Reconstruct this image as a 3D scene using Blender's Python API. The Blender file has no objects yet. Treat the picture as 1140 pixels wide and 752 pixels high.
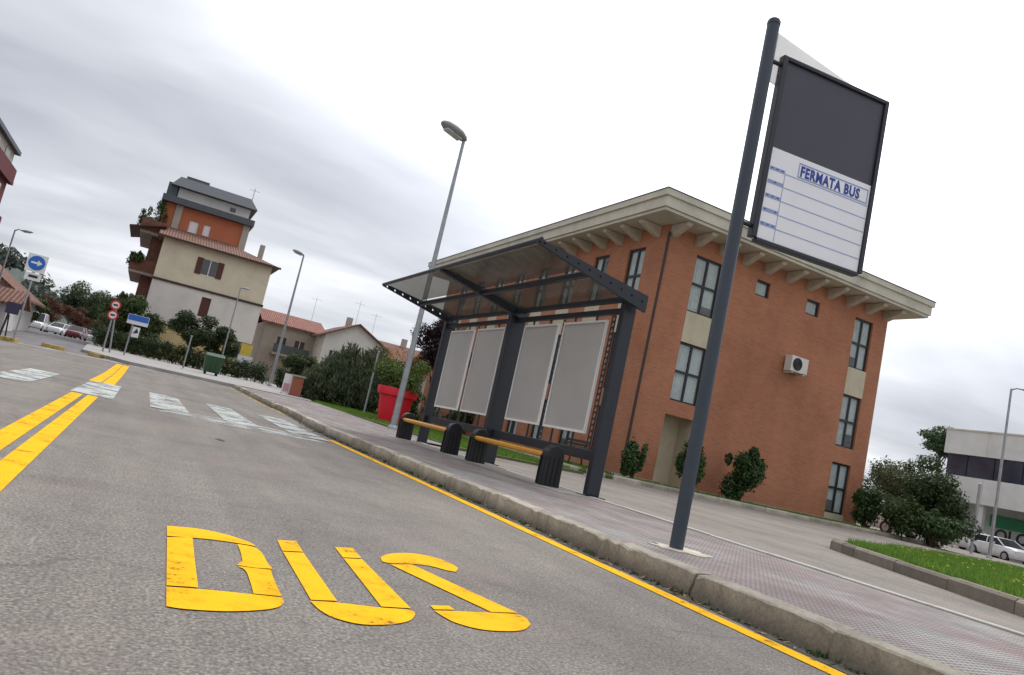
import bpy, bmesh, math, random
import numpy as np
from mathutils import Vector, Matrix

random.seed(7)
rng = np.random.default_rng(7)
scene = bpy.context.scene
C = scene.collection
RAD = math.radians

# ------------------------------------------------------------------ camera
PW, PH, FPX = 1140.0, 752.0, 825.0
PITCH, ROLL, YAW, CAMH = 0.1288, 0.2192, 0.4453, 0.70
def _basis():
    cy, sy = math.cos(YAW), math.sin(YAW)
    fw = Vector((sy*math.cos(PITCH), cy*math.cos(PITCH), math.sin(PITCH)))
    r = Vector((cy, -sy, 0)); u = r.cross(fw)
    return (r*math.cos(ROLL)+u*math.sin(ROLL), -r*math.sin(ROLL)+u*math.cos(ROLL), fw)
CR, CU, CF = _basis()
cd = bpy.data.cameras.new("camera"); cam = bpy.data.objects.new("camera", cd); C.objects.link(cam)
cd.sensor_fit = 'HORIZONTAL'; cd.sensor_width = 36; cd.lens = FPX/PW*36
cd.clip_start = 0.05; cd.clip_end = 3000
m = Matrix((CR, CU, -CF)).transposed().to_4x4(); m.translation = (0, 0, CAMH)
cam.matrix_world = m
scene.camera = cam

# ------------------------------------------------------------------ sky, sun, exposure
SUN_AZ, SUN_EL = RAD(46), RAD(58)          # azimuth from +Y (along the road) towards +X
SUND = Vector((math.sin(SUN_AZ)*math.cos(SUN_EL), math.cos(SUN_AZ)*math.cos(SUN_EL), math.sin(SUN_EL)))
w = bpy.data.worlds.new("World"); scene.world = w; w.use_nodes = True
def build_world():
    nt = w.node_tree; N = nt.nodes; L = nt.links; N.clear()
    out = N.new('ShaderNodeOutputWorld')
    sky = N.new('ShaderNodeTexSky'); sky.sky_type = 'NISHITA'; sky.sun_disc = False
    sky.sun_elevation = SUN_EL; sky.sun_rotation = SUN_AZ
    bg1 = N.new('ShaderNodeBackground'); bg1.inputs[1].default_value = 0.10
    L.new(sky.outputs[0], bg1.inputs[0])
    tc = N.new('ShaderNodeTexCoord'); sep = N.new('ShaderNodeSeparateXYZ'); L.new(tc.outputs['Generated'], sep.inputs[0])
    def math_(op, a, b=None, clamp=False):
        n = N.new('ShaderNodeMath'); n.operation = op; n.use_clamp = clamp
        for i, v in enumerate((a, b)):
            if v is None: continue
            if isinstance(v, (int, float)): n.inputs[i].default_value = v
            else: L.new(v, n.inputs[i])
        return n.outputs[0]
    zz = math_('MAXIMUM', sep.outputs[2], 0.0)
    zd = math_('ADD', zz, 0.13)
    px = math_('DIVIDE', sep.outputs[0], zd); py = math_('DIVIDE', sep.outputs[1], zd)
    cmb = N.new('ShaderNodeCombineXYZ'); L.new(px, cmb.inputs[0]); L.new(py, cmb.inputs[1])
    mp = N.new('ShaderNodeMapping'); mp.inputs['Rotation'].default_value = (0, 0, RAD(28)); mp.inputs['Scale'].default_value = (0.6, 1.05, 1)
    L.new(cmb.outputs[0], mp.inputs[0])
    def noise(sc, det, rough, dist, vec):
        n = N.new('ShaderNodeTexNoise'); n.inputs['Scale'].default_value = sc; n.inputs['Detail'].default_value = det
        n.inputs['Roughness'].default_value = rough; n.inputs['Distortion'].default_value = dist; L.new(vec, n.inputs['Vector']); return n.outputs[0]
    n1 = noise(0.7, 5, 0.48, 0.3, mp.outputs[0]); n2 = noise(2.2, 5, 0.5, 0.4, mp.outputs[0])
    mix = math_('ADD', math_('MULTIPLY', n1, 0.8), math_('MULTIPLY', n2, 0.2))
    ramp = N.new('ShaderNodeValToRGB'); L.new(mix, ramp.inputs[0])
    e = ramp.color_ramp.elements
    e[0].position = 0.36; e[0].color = (0.395, 0.41, 0.455, 1)
    e[1].position = 0.66; e[1].color = (0.875, 0.887, 0.915, 1)
    m_ = e.new(0.5); m_.color = (0.562, 0.578, 0.622, 1)
    # the cloud sheet is thinner and brighter round the hidden sun
    dv = N.new('ShaderNodeVectorMath'); dv.operation = 'DOT_PRODUCT'; L.new(tc.outputs['Generated'], dv.inputs[0]); dv.inputs[1].default_value = SUND
    g = N.new('ShaderNodeMapRange'); g.interpolation_type = 'SMOOTHERSTEP'
    L.new(dv.outputs['Value'], g.inputs[0]); g.inputs[1].default_value = 0.56; g.inputs[2].default_value = 0.96; g.inputs[3].default_value = 0.98; g.inputs[4].default_value = 3.2
    bg2 = N.new('ShaderNodeBackground'); L.new(ramp.outputs[0], bg2.inputs[0]); L.new(g.outputs[0], bg2.inputs[1])
    ms = N.new('ShaderNodeMixShader'); ms.inputs[0].default_value = 0.94
    L.new(bg1.outputs[0], ms.inputs[1]); L.new(bg2.outputs[0], ms.inputs[2]); L.new(ms.outputs[0], out.inputs[0])
build_world()
sl = bpy.data.lights.new("sun", 'SUN'); sun = bpy.data.objects.new("sun", sl); C.objects.link(sun)
sl.energy = 1.2; sl.angle = RAD(25); sl.color = (1.0, 0.96, 0.9)
sun.rotation_euler = (-SUND).to_track_quat('-Z', 'Y').to_euler(); sun.location = (0, 0, 30)
vs = scene.view_settings; vs.view_transform = 'Standard'; vs.look = 'None'; vs.exposure = 0.40; vs.gamma = 1.0; vs.use_curve_mapping = False
scene.render.resolution_x = 1024; scene.render.resolution_y = 675
scene.render.engine = 'CYCLES'

# ------------------------------------------------------------------ pixel -> place
def ray(x, y): return CR*((x-PW/2)/FPX) - CU*((y-PH/2)/FPX) + CF
O_ = Vector((0, 0, CAMH))
def onZ(x, y, z): d = ray(x, y); return O_ + d*((z-CAMH)/d.z)
def onY(x, y, Y): d = ray(x, y); return O_ + d*(Y/d.y)
def onX(x, y, X): d = ray(x, y); return O_ + d*(X/d.x)
def G(y): return 0.0135*max(0.0, min(y, 71)-22)
def S(x, y): return 0.10 + G(y)*0.6 - 0.0135*max(0.0, x-26)

# ------------------------------------------------------------------ materials
def newmat(name):
    m = bpy.data.materials.new(name); m.use_nodes = True
    nt = m.node_tree; b = nt.nodes['Principled BSDF']; return m, nt, b
def tex(nt, kind, scale, detail=3, rough=.55, coord='Object', mapping=None, dist=0):
    t = nt.nodes.new('ShaderNodeTexCoord'); src = t.outputs[coord]
    if coord == 'World':
        pass
    if mapping:
        mp = nt.nodes.new('ShaderNodeMapping'); mp.inputs['Scale'].default_value = mapping; nt.links.new(src, mp.inputs[0]); src = mp.outputs[0]
    n = nt.nodes.new(kind); n.inputs['Scale'].default_value = scale
    if kind == 'ShaderNodeTexNoise':
        n.inputs['Detail'].default_value = detail; n.inputs['Roughness'].default_value = rough; n.inputs['Distortion'].default_value = dist
    nt.links.new(src, n.inputs['Vector']); return n
def ramp(nt, fac, stops):
    r = nt.nodes.new('ShaderNodeValToRGB'); nt.links.new(fac, r.inputs[0]); e = r.color_ramp.elements
    e[0].position, e[0].color = stops[0][0], (*stops[0][1], 1); e[1].position, e[1].color = stops[-1][0], (*stops[-1][1], 1)
    for p, c in stops[1:-1]: q = e.new(p); q.color = (*c, 1)
    return r.outputs[0]
def mixc(nt, fac, a, b, mode='MIX'):
    n = nt.nodes.new('ShaderNodeMix'); n.data_type = 'RGBA'; n.blend_type = mode
    for s, v in ((n.inputs[0], fac), (n.inputs[6], a), (n.inputs[7], b)):
        if isinstance(v, (int, float)): s.default_value = v
        elif isinstance(v, tuple): s.default_value = (*v, 1) if len(v) == 3 else v
        else: nt.links.new(v, s)
    return n.outputs[2]
def bump(nt, b, h, strength, dist=.01):
    n = nt.nodes.new('ShaderNodeBump'); n.inputs['Strength'].default_value = strength; n.inputs['Distance'].default_value = dist
    nt.links.new(h, n.inputs['Height']); nt.links.new(n.outputs[0], b.inputs['Normal'])
def sc(c, k): return tuple(min(1, x*k) for x in c)
MATS = {}
def mat(name, col, rough=.7, var=.18, scale=6, bmp=.15, metal=0, spec=.4, grime=0.0, gscale=1.5):
    if name in MATS: return MATS[name]
    m, nt, b = newmat(name)
    n = tex(nt, 'ShaderNodeTexNoise', scale, 6, .62)
    c = ramp(nt, n.outputs[0], [(.3, sc(col, 1-var)), (.7, sc(col, 1+var))])
    if grime:
        g = tex(nt, 'ShaderNodeTexNoise', gscale, 8, .68, dist=.4)
        gm = ramp(nt, g.outputs[0], [(.46, (0, 0, 0)), (.68, (grime, grime, grime))])
        c = mixc(nt, gm, c, sc(col, .45))
    nt.links.new(c, b.inputs['Base Color'])
    r = nt.nodes.new('ShaderNodeMapRange'); nt.links.new(n.outputs[0], r.inputs[0]); r.inputs[3].default_value = max(.02, rough-.12); r.inputs[4].default_value = min(1, rough+.12)
    nt.links.new(r.outputs[0], b.inputs['Roughness'])
    b.inputs['Metallic'].default_value = metal; b.inputs['Specular IOR Level'].default_value = spec
    if bmp:
        f = tex(nt, 'ShaderNodeTexNoise', scale*9, 4, .6); bump(nt, b, f.outputs[0], bmp)
    MATS[name] = m; return m

def asphalt(name, dark, light, tint, crack=True):
    m, nt, b = newmat(name)
    a = tex(nt, 'ShaderNodeTexNoise', 85, 4, .8); v = tex(nt, 'ShaderNodeTexVoronoi', 78)
    big = tex(nt, 'ShaderNodeTexNoise', .55, 7, .62, dist=.6); mid = tex(nt, 'ShaderNodeTexNoise', 4.5, 6, .65)
    streak = tex(nt, 'ShaderNodeTexNoise', 1.0, 6, .6, mapping=(2.2, .16, 1))
    c = ramp(nt, a.outputs[0], [(.33, dark), (.5, sc(tuple((p+q)/2 for p, q in zip(dark, light)), 1)), (.66, light)])
    st = ramp(nt, v.outputs['Distance'], [(.0, (1.5, 1.45, 1.36)), (.3, (1, 1, 1)), (.75, (.62, .62, .63))])
    c = mixc(nt, .75, c, st, 'MULTIPLY')
    bg = ramp(nt, big.outputs[0], [(.3, (.72, .70, .70)), (.5, (1, 1, 1)), (.72, (1.18, 1.14, 1.08))]); c = mixc(nt, .9, c, bg, 'MULTIPLY')
    md = ramp(nt, mid.outputs[0], [(.3, (.86, .86, .87)), (.7, (1.1, 1.09, 1.08))]); c = mixc(nt, .8, c, md, 'MULTIPLY')
    sk = ramp(nt, streak.outputs[0], [(.35, (.80, .79, .80)), (.6, (1.06, 1.05, 1.04))]); c = mixc(nt, .75, c, sk, 'MULTIPLY')
    rd = tex(nt, 'ShaderNodeTexNoise', .9, 4, .6); rm = ramp(nt, rd.outputs[0], [(.52, (0, 0, 0)), (.7, (.45, .45, .45))]); c = mixc(nt, rm, c, tint)
    if crack:
        dn = tex(nt, 'ShaderNodeTexNoise', 1.6, 5, .6)
        t = nt.nodes.new('ShaderNodeTexCoord'); ad = nt.nodes.new('ShaderNodeVectorMath'); ad.operation = 'MULTIPLY_ADD'
        nt.links.new(dn.outputs['Color'], ad.inputs[0]); ad.inputs[1].default_value = (.9, .9, 0); nt.links.new(t.outputs['Object'], ad.inputs[2])
        cv = nt.nodes.new('ShaderNodeTexVoronoi'); cv.feature = 'DISTANCE_TO_EDGE'; cv.inputs['Scale'].default_value = .23; nt.links.new(ad.outputs[0], cv.inputs['Vector'])
        cm = ramp(nt, cv.outputs['Distance'], [(.001, (.45, .45, .45)), (.006, (0, 0, 0))])
        pn = tex(nt, 'ShaderNodeTexNoise', .7, 3); pm = ramp(nt, pn.outputs[0], [(.45, (0, 0, 0)), (.55, (1, 1, 1))]); cm = mixc(nt, 1.0, cm, pm, 'MULTIPLY')
        c = mixc(nt, cm, c, (.045, .043, .042))
    nt.links.new(c, b.inputs['Base Color']); b.inputs['Roughness'].default_value = .86; b.inputs['Specular IOR Level'].default_value = .3
    bump(nt, b, v.outputs['Distance'], .4, .005)
    return m
M_road = asphalt('asphalt_road', (.085, .077, .067), (.35, .318, .278), (.225, .172, .145))
M_main = asphalt('asphalt_main_road', (.11, .10, .105), (.27, .255, .262), (.2, .17, .18), False)
M_side = asphalt('asphalt_side_road', (.16, .143, .122), (.34, .305, .262), (.26, .222, .18), False)

def paint(name, col, wear=.5, wscale=3.0):
    m, nt, b = newmat(name)
    n = tex(nt, 'ShaderNodeTexNoise', 38, 5, .75); big = tex(nt, 'ShaderNodeTexNoise', wscale, 6, .65)
    c = ramp(nt, big.outputs[0], [(.32, sc(col, .74)), (.52, col), (.7, sc(col, 1.06))]); nt.links.new(c, b.inputs['Base Color'])
    b.inputs['Roughness'].default_value = .8; b.inputs['Specular IOR Level'].default_value = .12
    s = nt.nodes.new('ShaderNodeMath'); s.operation = 'MULTIPLY_ADD'; nt.links.new(n.outputs[0], s.inputs[0]); s.inputs[1].default_value = .9
    nt.links.new(big.outputs[0], s.inputs[2])
    al = ramp(nt, s.outputs[0], [(wear*.5+.47, (0, 0, 0)), (wear*.5+.60, (1, 1, 1))])
    nt.links.new(al, b.inputs['Alpha'])
    v = tex(nt, 'ShaderNodeTexVoronoi', 95); bump(nt, b, v.outputs['Distance'], .35, .005)
    return m
M_yel = paint('yellow_road_paint', (.83, .425, .002), .43, 5.5)
M_yel_old = paint('worn_yellow_road_paint', (.45, .32, .09), .74, 2.0)
M_white = paint('white_road_paint', (.44, .455, .43), .70, 2.2)
M_whiteold = paint('faded_white_road_paint', (.42, .43, .41), .78, 1.6)

def paving():
    m, nt, b = newmat('ribbed_red_grey_paving')
    t = nt.nodes.new('ShaderNodeTexCoord')
    br = nt.nodes.new('ShaderNodeTexBrick'); nt.links.new(t.outputs['Object'], br.inputs['Vector'])
    br.offset = 0; br.inputs['Scale'].default_value = 1; br.inputs['Brick Width'].default_value = .25; br.inputs['Row Height'].default_value = .25
    br.inputs['Mortar Size'].default_value = .004; br.inputs['Mortar Smooth'].default_value = .3
    br.inputs['Color1'].default_value = (.26, .19, .18, 1); br.inputs['Color2'].default_value = (.30, .29, .275, 1); br.inputs['Mortar'].default_value = (.16, .15, .14, 1)
    s = tex(nt, 'ShaderNodeTexNoise', .9, 5, .6, mapping=(2.0, .8, 1), dist=.8)
    band = ramp(nt, s.outputs[0], [(.38, (.36, .362, .335)), (.52, (.295, .235, .22)), (.66, (.25, .17, .165))])
    c = mixc(nt, .62, br.outputs['Color'], band)
    def wave(dr):
        w1 = nt.nodes.new('ShaderNodeTexWave'); w1.wave_type = 'BANDS'; w1.bands_direction = dr; w1.inputs['Scale'].default_value = 7.6; w1.inputs['Distortion'].default_value = .35
        nt.links.new(t.outputs['Object'], w1.inputs['Vector']); return w1.outputs['Fac']
    mu = nt.nodes.new('ShaderNodeMath'); mu.operation = 'MULTIPLY'; nt.links.new(wave('X'), mu.inputs[0]); nt.links.new(wave('Y'), mu.inputs[1])
    wc = ramp(nt, mu.outputs[0], [(.08, (.34, .335, .33)), (.45, (1.28, 1.28, 1.28))]); c = mixc(nt, .85, c, wc, 'MULTIPLY')
    g = tex(nt, 'ShaderNodeTexNoise', 2.2, 8, .7); gm = ramp(nt, g.outputs[0], [(.38, (.74, .74, .74)), (.62, (1.1, 1.1, 1.1))]); c = mixc(nt, .9, c, gm, 'MULTIPLY')
    nt.links.new(c, b.inputs['Base Color']); b.inputs['Roughness'].default_value = .85
    bump(nt, b, mu.outputs[0], .6, .006)
    return m
M_pave = paving()

def kerbmat(name, col):
    m, nt, b = newmat(name)
    n = tex(nt, 'ShaderNodeTexNoise', 5, 8, .7); g = tex(nt, 'ShaderNodeTexNoise', 1.8, 8, .72, dist=.5); sp = tex(nt, 'ShaderNodeTexNoise', 60, 3, .6)
    oi = nt.nodes.new('ShaderNodeObjectInfo')
    c = ramp(nt, n.outputs[0], [(.28, sc(col, .62)), (.5, col), (.72, sc(col, 1.25))])
    rc = ramp(nt, oi.outputs['Random'], [(0, (.68, .67, .64)), (1, (1.16, 1.14, 1.11))]); c = mixc(nt, 1.0, c, rc, 'MULTIPLY')
    geo = nt.nodes.new('ShaderNodeNewGeometry'); sx = nt.nodes.new('ShaderNodeSeparateXYZ'); nt.links.new(geo.outputs['Position'], sx.inputs[0])
    # tyre marks, moss and splash dirt low on the face of the stones
    ad = nt.nodes.new('ShaderNodeMath'); ad.operation = 'MULTIPLY_ADD'; nt.links.new(g.outputs[0], ad.inputs[0]); ad.inputs[1].default_value = -.14; nt.links.new(sx.outputs[2], ad.inputs[2])
    a3 = nt.nodes.new('ShaderNodeMath'); a3.operation = 'ADD'; a3.inputs[1].default_value = .045; nt.links.new(ad.outputs[0], a3.inputs[0]); ad = a3
    dm = ramp(nt, ad.outputs[0], [(.0, (.1, .1, .1)), (.085, (1, 1, 1))])
    inv = nt.nodes.new('ShaderNodeInvert'); nt.links.new(dm, inv.inputs[1])
    c = mixc(nt, inv.outputs[0], c, (.15, .13, .098))
    st = ramp(nt, g.outputs[0], [(.5, (0, 0, 0)), (.62, (.75, .75, .75))]); c = mixc(nt, st, c, (.17, .14, .11))
    s2 = ramp(nt, sp.outputs[0], [(.35, (.8, .8, .8)), (.65, (1.12, 1.12, 1.12))]); c = mixc(nt, .9, c, s2, 'MULTIPLY')
    nt.links.new(c, b.inputs['Base Color']); b.inputs['Roughness'].default_value = .9
    bump(nt, b, n.outputs[0], .6, .012)
    return m
M_kerb = kerbmat('weathered_kerb_concrete', (.38, .345, .285))
M_kerb2 = kerbmat('dark_weathered_kerb_concrete', (.22, .19, .155))
M_edging = mat('pale_edging_concrete', (.42, .395, .35), .9, .2, 5, .3, grime=.5)
M_conc = mat('footing_concrete', (.5, .46, .37), .9, .2, 9, .4, grime=.4)
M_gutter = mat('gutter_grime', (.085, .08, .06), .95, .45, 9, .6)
M_slab = mat('concrete_slab', (.34, .32, .30), .9, .16, 3, .3, grime=.45)
M_earth = mat('dry_earth', (.2, .165, .12), .95, .3, 4, .6)
M_soil = mat('planted_ground', (.09, .11, .035), .95, .35, 5, .6)

def metal(name, col, rough=.45, grime=.25): return mat(name, col, rough, .12, 4, .03, 0, .5, grime, 3)
M_anth = metal('anthracite_paint', (.017, .021, .031), .45)
M_anth2 = metal('anthracite_sign_pole', (.036, .05, .07), .42)
M_black = metal('black_cast_iron', (.012, .013, .016), .5)
M_galv = mat('galvanised_steel', (.34, .36, .375), .45, .16, 9, .05, .55, .5, .3, 4)
M_lampgrey = mat('lamp_housing_grey', (.26, .27, .28), .5, .1, 5, .02)
M_lens = mat('lamp_lens', (.55, .56, .56), .3, .05, 5, 0)
M_seat = mat('yellow_bench_plastic', (.78, .36, .03), .45, .12, 6, .05, grime=.25)
M_red = mat('red_planter_plastic', (.70, .012, .03), .42, .08, 3, .03, grime=.2)
M_wsign = mat('white_sign_face', (.86, .87, .91), .5, .03, 3, 0)
M_wplate = mat('white_plate', (.74, .74, .75), .5, .04, 3, 0)
def opal():
    m, nt, b = newmat('opal_white_plate'); N = nt.nodes; n = tex(nt, 'ShaderNodeTexNoise', 3, 4)
    c = ramp(nt, n.outputs[0], [(.3, (.88, .88, .87)), (.7, (.92, .92, .91))]); nt.links.new(c, b.inputs['Base Color']); b.inputs['Roughness'].default_value = .4
    tl = N.new('ShaderNodeBsdfTranslucent'); nt.links.new(c, tl.inputs[0]); mx = N.new('ShaderNodeMixShader'); mx.inputs[0].default_value = .85
    nt.links.new(b.outputs[0], mx.inputs[1]); nt.links.new(tl.outputs[0], mx.inputs[2]); nt.links.new(mx.outputs[0], N['Material Output'].inputs[0]); return m
M_opal = opal()
M_dsign = mat('dark_sign_face', (.062, .060, .082), .38, .06, 2, 0)
M_blue = mat('blue_print', (.03, .06, .32), .5, .05, 5, 0)
M_bluel = mat('pale_blue_print', (.30, .37, .58), .5, .05, 5, 0)
M_bluesign = mat('blue_traffic_sign', (.02, .13, .5), .4, .06, 3, 0)
M_redsign = mat('red_traffic_sign', (.55, .02, .02), .4, .06, 3, 0)
M_dkprint = mat('black_print', (.02, .02, .022), .5, .05, 5, 0)
M_binG = mat('green_bin_plastic', (.025, .075, .03), .5, .15, 4, .05, grime=.35)
M_cream = mat('cream_render', (.68, .605, .455), .9, .06, 1.2, .12, grime=.25, gscale=.5)
M_white_r = mat('pale_render', (.70, .66, .61), .9, .06, 1.2, .12, grime=.25, gscale=.5)
M_yellow_r = mat('ochre_render', (.58, .45, .23), .9, .08, 1.2, .12, grime=.3, gscale=.6)
M_orange_r = mat('orange_render', (.46, .15, .075), .9, .08, 1.0, .1, grime=.3, gscale=.5)
M_grey_r = mat('grey_beige_render', (.40, .355, .31), .9, .08, 1.0, .12, grime=.35, gscale=.5)
M_whitewall = mat('white_render', (.66, .645, .62), .9, .05, 1.0, .1, grime=.25, gscale=.4)
M_mar = mat('maroon_render', (.12, .026, .03), .9, .1, 1.0, .1, grime=.3, gscale=.5)
M_dkfascia = mat('dark_slate_fascia', (.085, .095, .105), .7, .12, 2, .1)
M_eave = mat('grey_beige_concrete_eave', (.57, .535, .445), .85, .08, 1.3, .12, grime=.4, gscale=.7)
M_corbel = mat('beige_concrete_corbel', (.53, .46, .365), .85, .12, 3, .12, grime=.35)
M_span = mat('cream_spandrel', (.56, .49, .36), .85, .06, 2, .08, grime=.25)
M_plinth = mat('pale_stone_plinth', (.48, .45, .39), .85, .12, 2.5, .15, grime=.4)
M_frame = mat('dark_window_frame', (.02, .024, .028), .45, .1, 4, .02)
M_brownwood = mat('brown_shutter', (.09, .03, .022), .6, .15, 5, .05)
M_pipe = mat('dark_downpipe', (.05, .028, .02), .5, .12, 3, .02)
M_curtain = mat('white_curtain', (.74, .75, .74), .9, .12, 3, .05)
M_room = mat('dim_room', (.075, .075, .08), .9, .2, 1, 0)
M_acw = mat('white_ac_casing', (.66, .64, .59), .5, .05, 4, .02, grime=.25)
M_bark = mat('bark', (.085, .062, .045), .9, .3, 9, .5)
M_tyre = mat('tyre_rubber', (.018, .018, .019), .8, .1, 10, .05)
M_rim = mat('alloy_rim', (.4, .4, .42), .35, .1, 6, 0, .8)
M_wood = mat('dark_bench_wood', (.06, .04, .03), .7, .2, 6, .1)
M_brickP = mat('red_brick_pillar', (.34, .12, .075), .9, .25, 14, .4)
M_brownbrick = mat('brown_balcony_brick', (.19, .085, .062), .9, .25, 6, .3, grime=.3)
M_shop = mat('green_shutter', (.03, .19, .085), .6, .1, 3, .05)
M_shopw = mat('pale_shop_wall', (.42, .46, .44), .85, .12, 2, .1, grime=.5)

def rooftile(name, col):
    m, nt, b = newmat(name)
    t = nt.nodes.new('ShaderNodeTexCoord'); n = tex(nt, 'ShaderNodeTexNoise', 3, 6, .7)
    w1 = nt.nodes.new('ShaderNodeTexWave'); w1.bands_direction = 'X'; w1.inputs['Scale'].default_value = 1.6; w1.inputs['Distortion'].default_value = .5; nt.links.new(t.outputs['Object'], w1.inputs['Vector'])
    c = ramp(nt, n.outputs[0], [(.3, sc(col, .55)), (.5, col), (.7, sc(col, 1.35))])
    wc = ramp(nt, w1.outputs['Fac'], [(.1, (.45, .45, .45)), (.5, (1.1, 1.1, 1.1))]); c = mixc(nt, .8, c, wc, 'MULTIPLY')
    nt.links.new(c, b.inputs['Base Color']); b.inputs['Roughness'].default_value = .9; bump(nt, b, w1.outputs['Fac'], .8, .05); return m
M_tileR = rooftile('red_roof_tiles', (.26, .105, .075)); M_tileB = rooftile('brown_roof_tiles', (.19, .095, .065)); M_tileD = rooftile('dark_roof_tiles', (.11, .085, .075))

def brickmat():
    m, nt, b = newmat('orange_brick')
    t = nt.nodes.new('ShaderNodeTexCoord')
    ge = nt.nodes.new('ShaderNodeNewGeometry'); sx = nt.nodes.new('ShaderNodeSeparateXYZ'); nt.links.new(t.outputs['Object'], sx.inputs[0])
    ad = nt.nodes.new('ShaderNodeMath'); ad.operation = 'ADD'; nt.links.new(sx.outputs[0], ad.inputs[0]); nt.links.new(sx.outputs[1], ad.inputs[1])
    cb = nt.nodes.new('ShaderNodeCombineXYZ'); nt.links.new(ad.outputs[0], cb.inputs[0]); nt.links.new(sx.outputs[2], cb.inputs[1])
    br = nt.nodes.new('ShaderNodeTexBrick'); nt.links.new(cb.outputs[0], br.inputs['Vector']); br.inputs['Scale'].default_value = 1
    br.inputs['Brick Width'].default_value = .26; br.inputs['Row Height'].default_value = .072; br.inputs['Mortar Size'].default_value = .009; br.inputs['Bias'].default_value = -.1
    br.inputs['Color1'].default_value = (.39, .15, .08, 1); br.inputs['Color2'].default_value = (.445, .185, .105, 1); br.inputs['Mortar'].default_value = (.41, .22, .145, 1)
    n = tex(nt, 'ShaderNodeTexNoise', .35, 7, .65, dist=.4); c = mixc(nt, .9, br.outputs['Color'], ramp(nt, n.outputs[0], [(.3, (.78, .76, .76)), (.5, (1, 1, 1)), (.7, (1.14, 1.13, 1.12))]), 'MULTIPLY')
    s = tex(nt, 'ShaderNodeTexNoise', 1.0, 6, .6, mapping=(1.3, 1.3, .14)); c = mixc(nt, .6, c, ramp(nt, s.outputs[0], [(.35, (.9, .89, .89)), (.6, (1.03, 1.03, 1.03))]), 'MULTIPLY')
    nt.links.new(c, b.inputs['Base Color']); b.inputs['Roughness'].default_value = .9; b.inputs['Specular IOR Level'].default_value = .25
    bump(nt, b, br.outputs['Fac'], -.5, .006); return m
M_brick = brickmat()

def glassy(name, col, rough, transm, gloss=.5):
    m, nt, b = newmat(name); N = nt.nodes
    out = N['Material Output']
    tr = N.new('ShaderNodeBsdfTransparent'); tr.inputs[0].default_value = (*col, 1)
    n = tex(nt, 'ShaderNodeTexNoise', 1.5, 5, .6)
    b.inputs['Base Color'].default_value = (*sc(col, .6), 1); b.inputs['Roughness'].default_value = rough; b.inputs['Specular IOR Level'].default_value = gloss
    f = N.new('ShaderNodeMapRange'); nt.links.new(n.outputs[0], f.inputs[0]); f.inputs[1].default_value = .3; f.inputs[2].default_value = .7
    f.inputs[3].default_value = transm-.05; f.inputs[4].default_value = min(1, transm+.05)
    mx = N.new('ShaderNodeMixShader'); nt.links.new(f.outputs[0], mx.inputs[0]); nt.links.new(b.outputs[0], mx.inputs[1]); nt.links.new(tr.outputs[0], mx.inputs[2]); nt.links.new(mx.outputs[0], out.inputs[0])
    return m
M_roofglass = glassy('smoked_roof_sheet', (.58, .57, .54), .16, .74)
M_pane = glassy('window_pane', (.92, .95, .95), .05, .84, .8)
M_panefar = mat('far_window_pane', (.05, .055, .06), .15, .2, 2, 0, 0, .7)
M_band = mat('tinted_band_glazing', (.022, .032, .055), .12, .3, .8, 0, 0, .7)
M_carglass = mat('car_glass', (.018, .02, .023), .2, .1, 3, 0, 0, .25)
def frosted():
    m, nt, b = newmat('frosted_poster_sheet'); N = nt.nodes; out = N['Material Output']
    b.inputs['Base Color'].default_value = (.40, .385, .365, 1); b.inputs['Roughness'].default_value = .22; b.inputs['Specular IOR Level'].default_value = .7
    n = tex(nt, 'ShaderNodeTexNoise', 1.2, 5, .6); c = ramp(nt, n.outputs[0], [(.3, (.42, .425, .43)), (.7, (.54, .54, .54))]); nt.links.new(c, b.inputs['Base Color'])
    tl = N.new('ShaderNodeBsdfTranslucent'); tl.inputs[0].default_value = (.66, .65, .63, 1)
    rf = N.new('ShaderNodeBsdfRefraction'); rf.inputs['IOR'].default_value = 1.02; rf.inputs['Roughness'].default_value = .55; rf.inputs[0].default_value = (.75, .73, .7, 1)
    m1 = N.new('ShaderNodeMixShader'); m1.inputs[0].default_value = .35; nt.links.new(b.outputs[0], m1.inputs[1]); nt.links.new(tl.outputs[0], m1.inputs[2])
    m2 = N.new('ShaderNodeMixShader'); m2.inputs[0].default_value = .28; nt.links.new(m1.outputs[0], m2.inputs[1]); nt.links.new(rf.outputs[0], m2.inputs[2]); nt.links.new(m2.outputs[0], out.inputs[0])
    return m
M_frost = frosted()

def leafmat(name, dark, light, transl=.28):
    m, nt, b = newmat(name); N = nt.nodes; out = N['Material Output']
    geo = N.new('ShaderNodeNewGeometry'); n = tex(nt, 'ShaderNodeTexNoise', .9, 4, .6)
    c = ramp(nt, geo.outputs['Random Per Island'], [(0, dark), (.6, tuple((p+q)/2 for p, q in zip(dark, light))), (1, light)])
    c = mixc(nt, .8, c, ramp(nt, n.outputs[0], [(.3, (.72, .74, .72)), (.7, (1.22, 1.18, 1.1))]), 'MULTIPLY')
    nt.links.new(c, b.inputs['Base Color']); b.inputs['Roughness'].default_value = .6; b.inputs['Specular IOR Level'].default_value = .3
    tl = N.new('ShaderNodeBsdfTranslucent'); nt.links.new(c, tl.inputs[0])
    mx = N.new('ShaderNodeMixShader'); mx.inputs[0].default_value = transl; nt.links.new(b.outputs[0], mx.inputs[1]); nt.links.new(tl.outputs[0], mx.inputs[2]); nt.links.new(mx.outputs[0], out.inputs[0])
    return m
L_dark = leafmat('dark_evergreen_leaf', (.024, .042, .018), (.085, .125, .045))
L_mid = leafmat('mid_green_leaf', (.032, .06, .02), (.115, .165, .05))
L_olive = leafmat('olive_leaf', (.045, .058, .025), (.12, .13, .055))
L_bush = leafmat('glossy_laurel_leaf', (.03, .062, .022), (.11, .18, .06))
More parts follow.
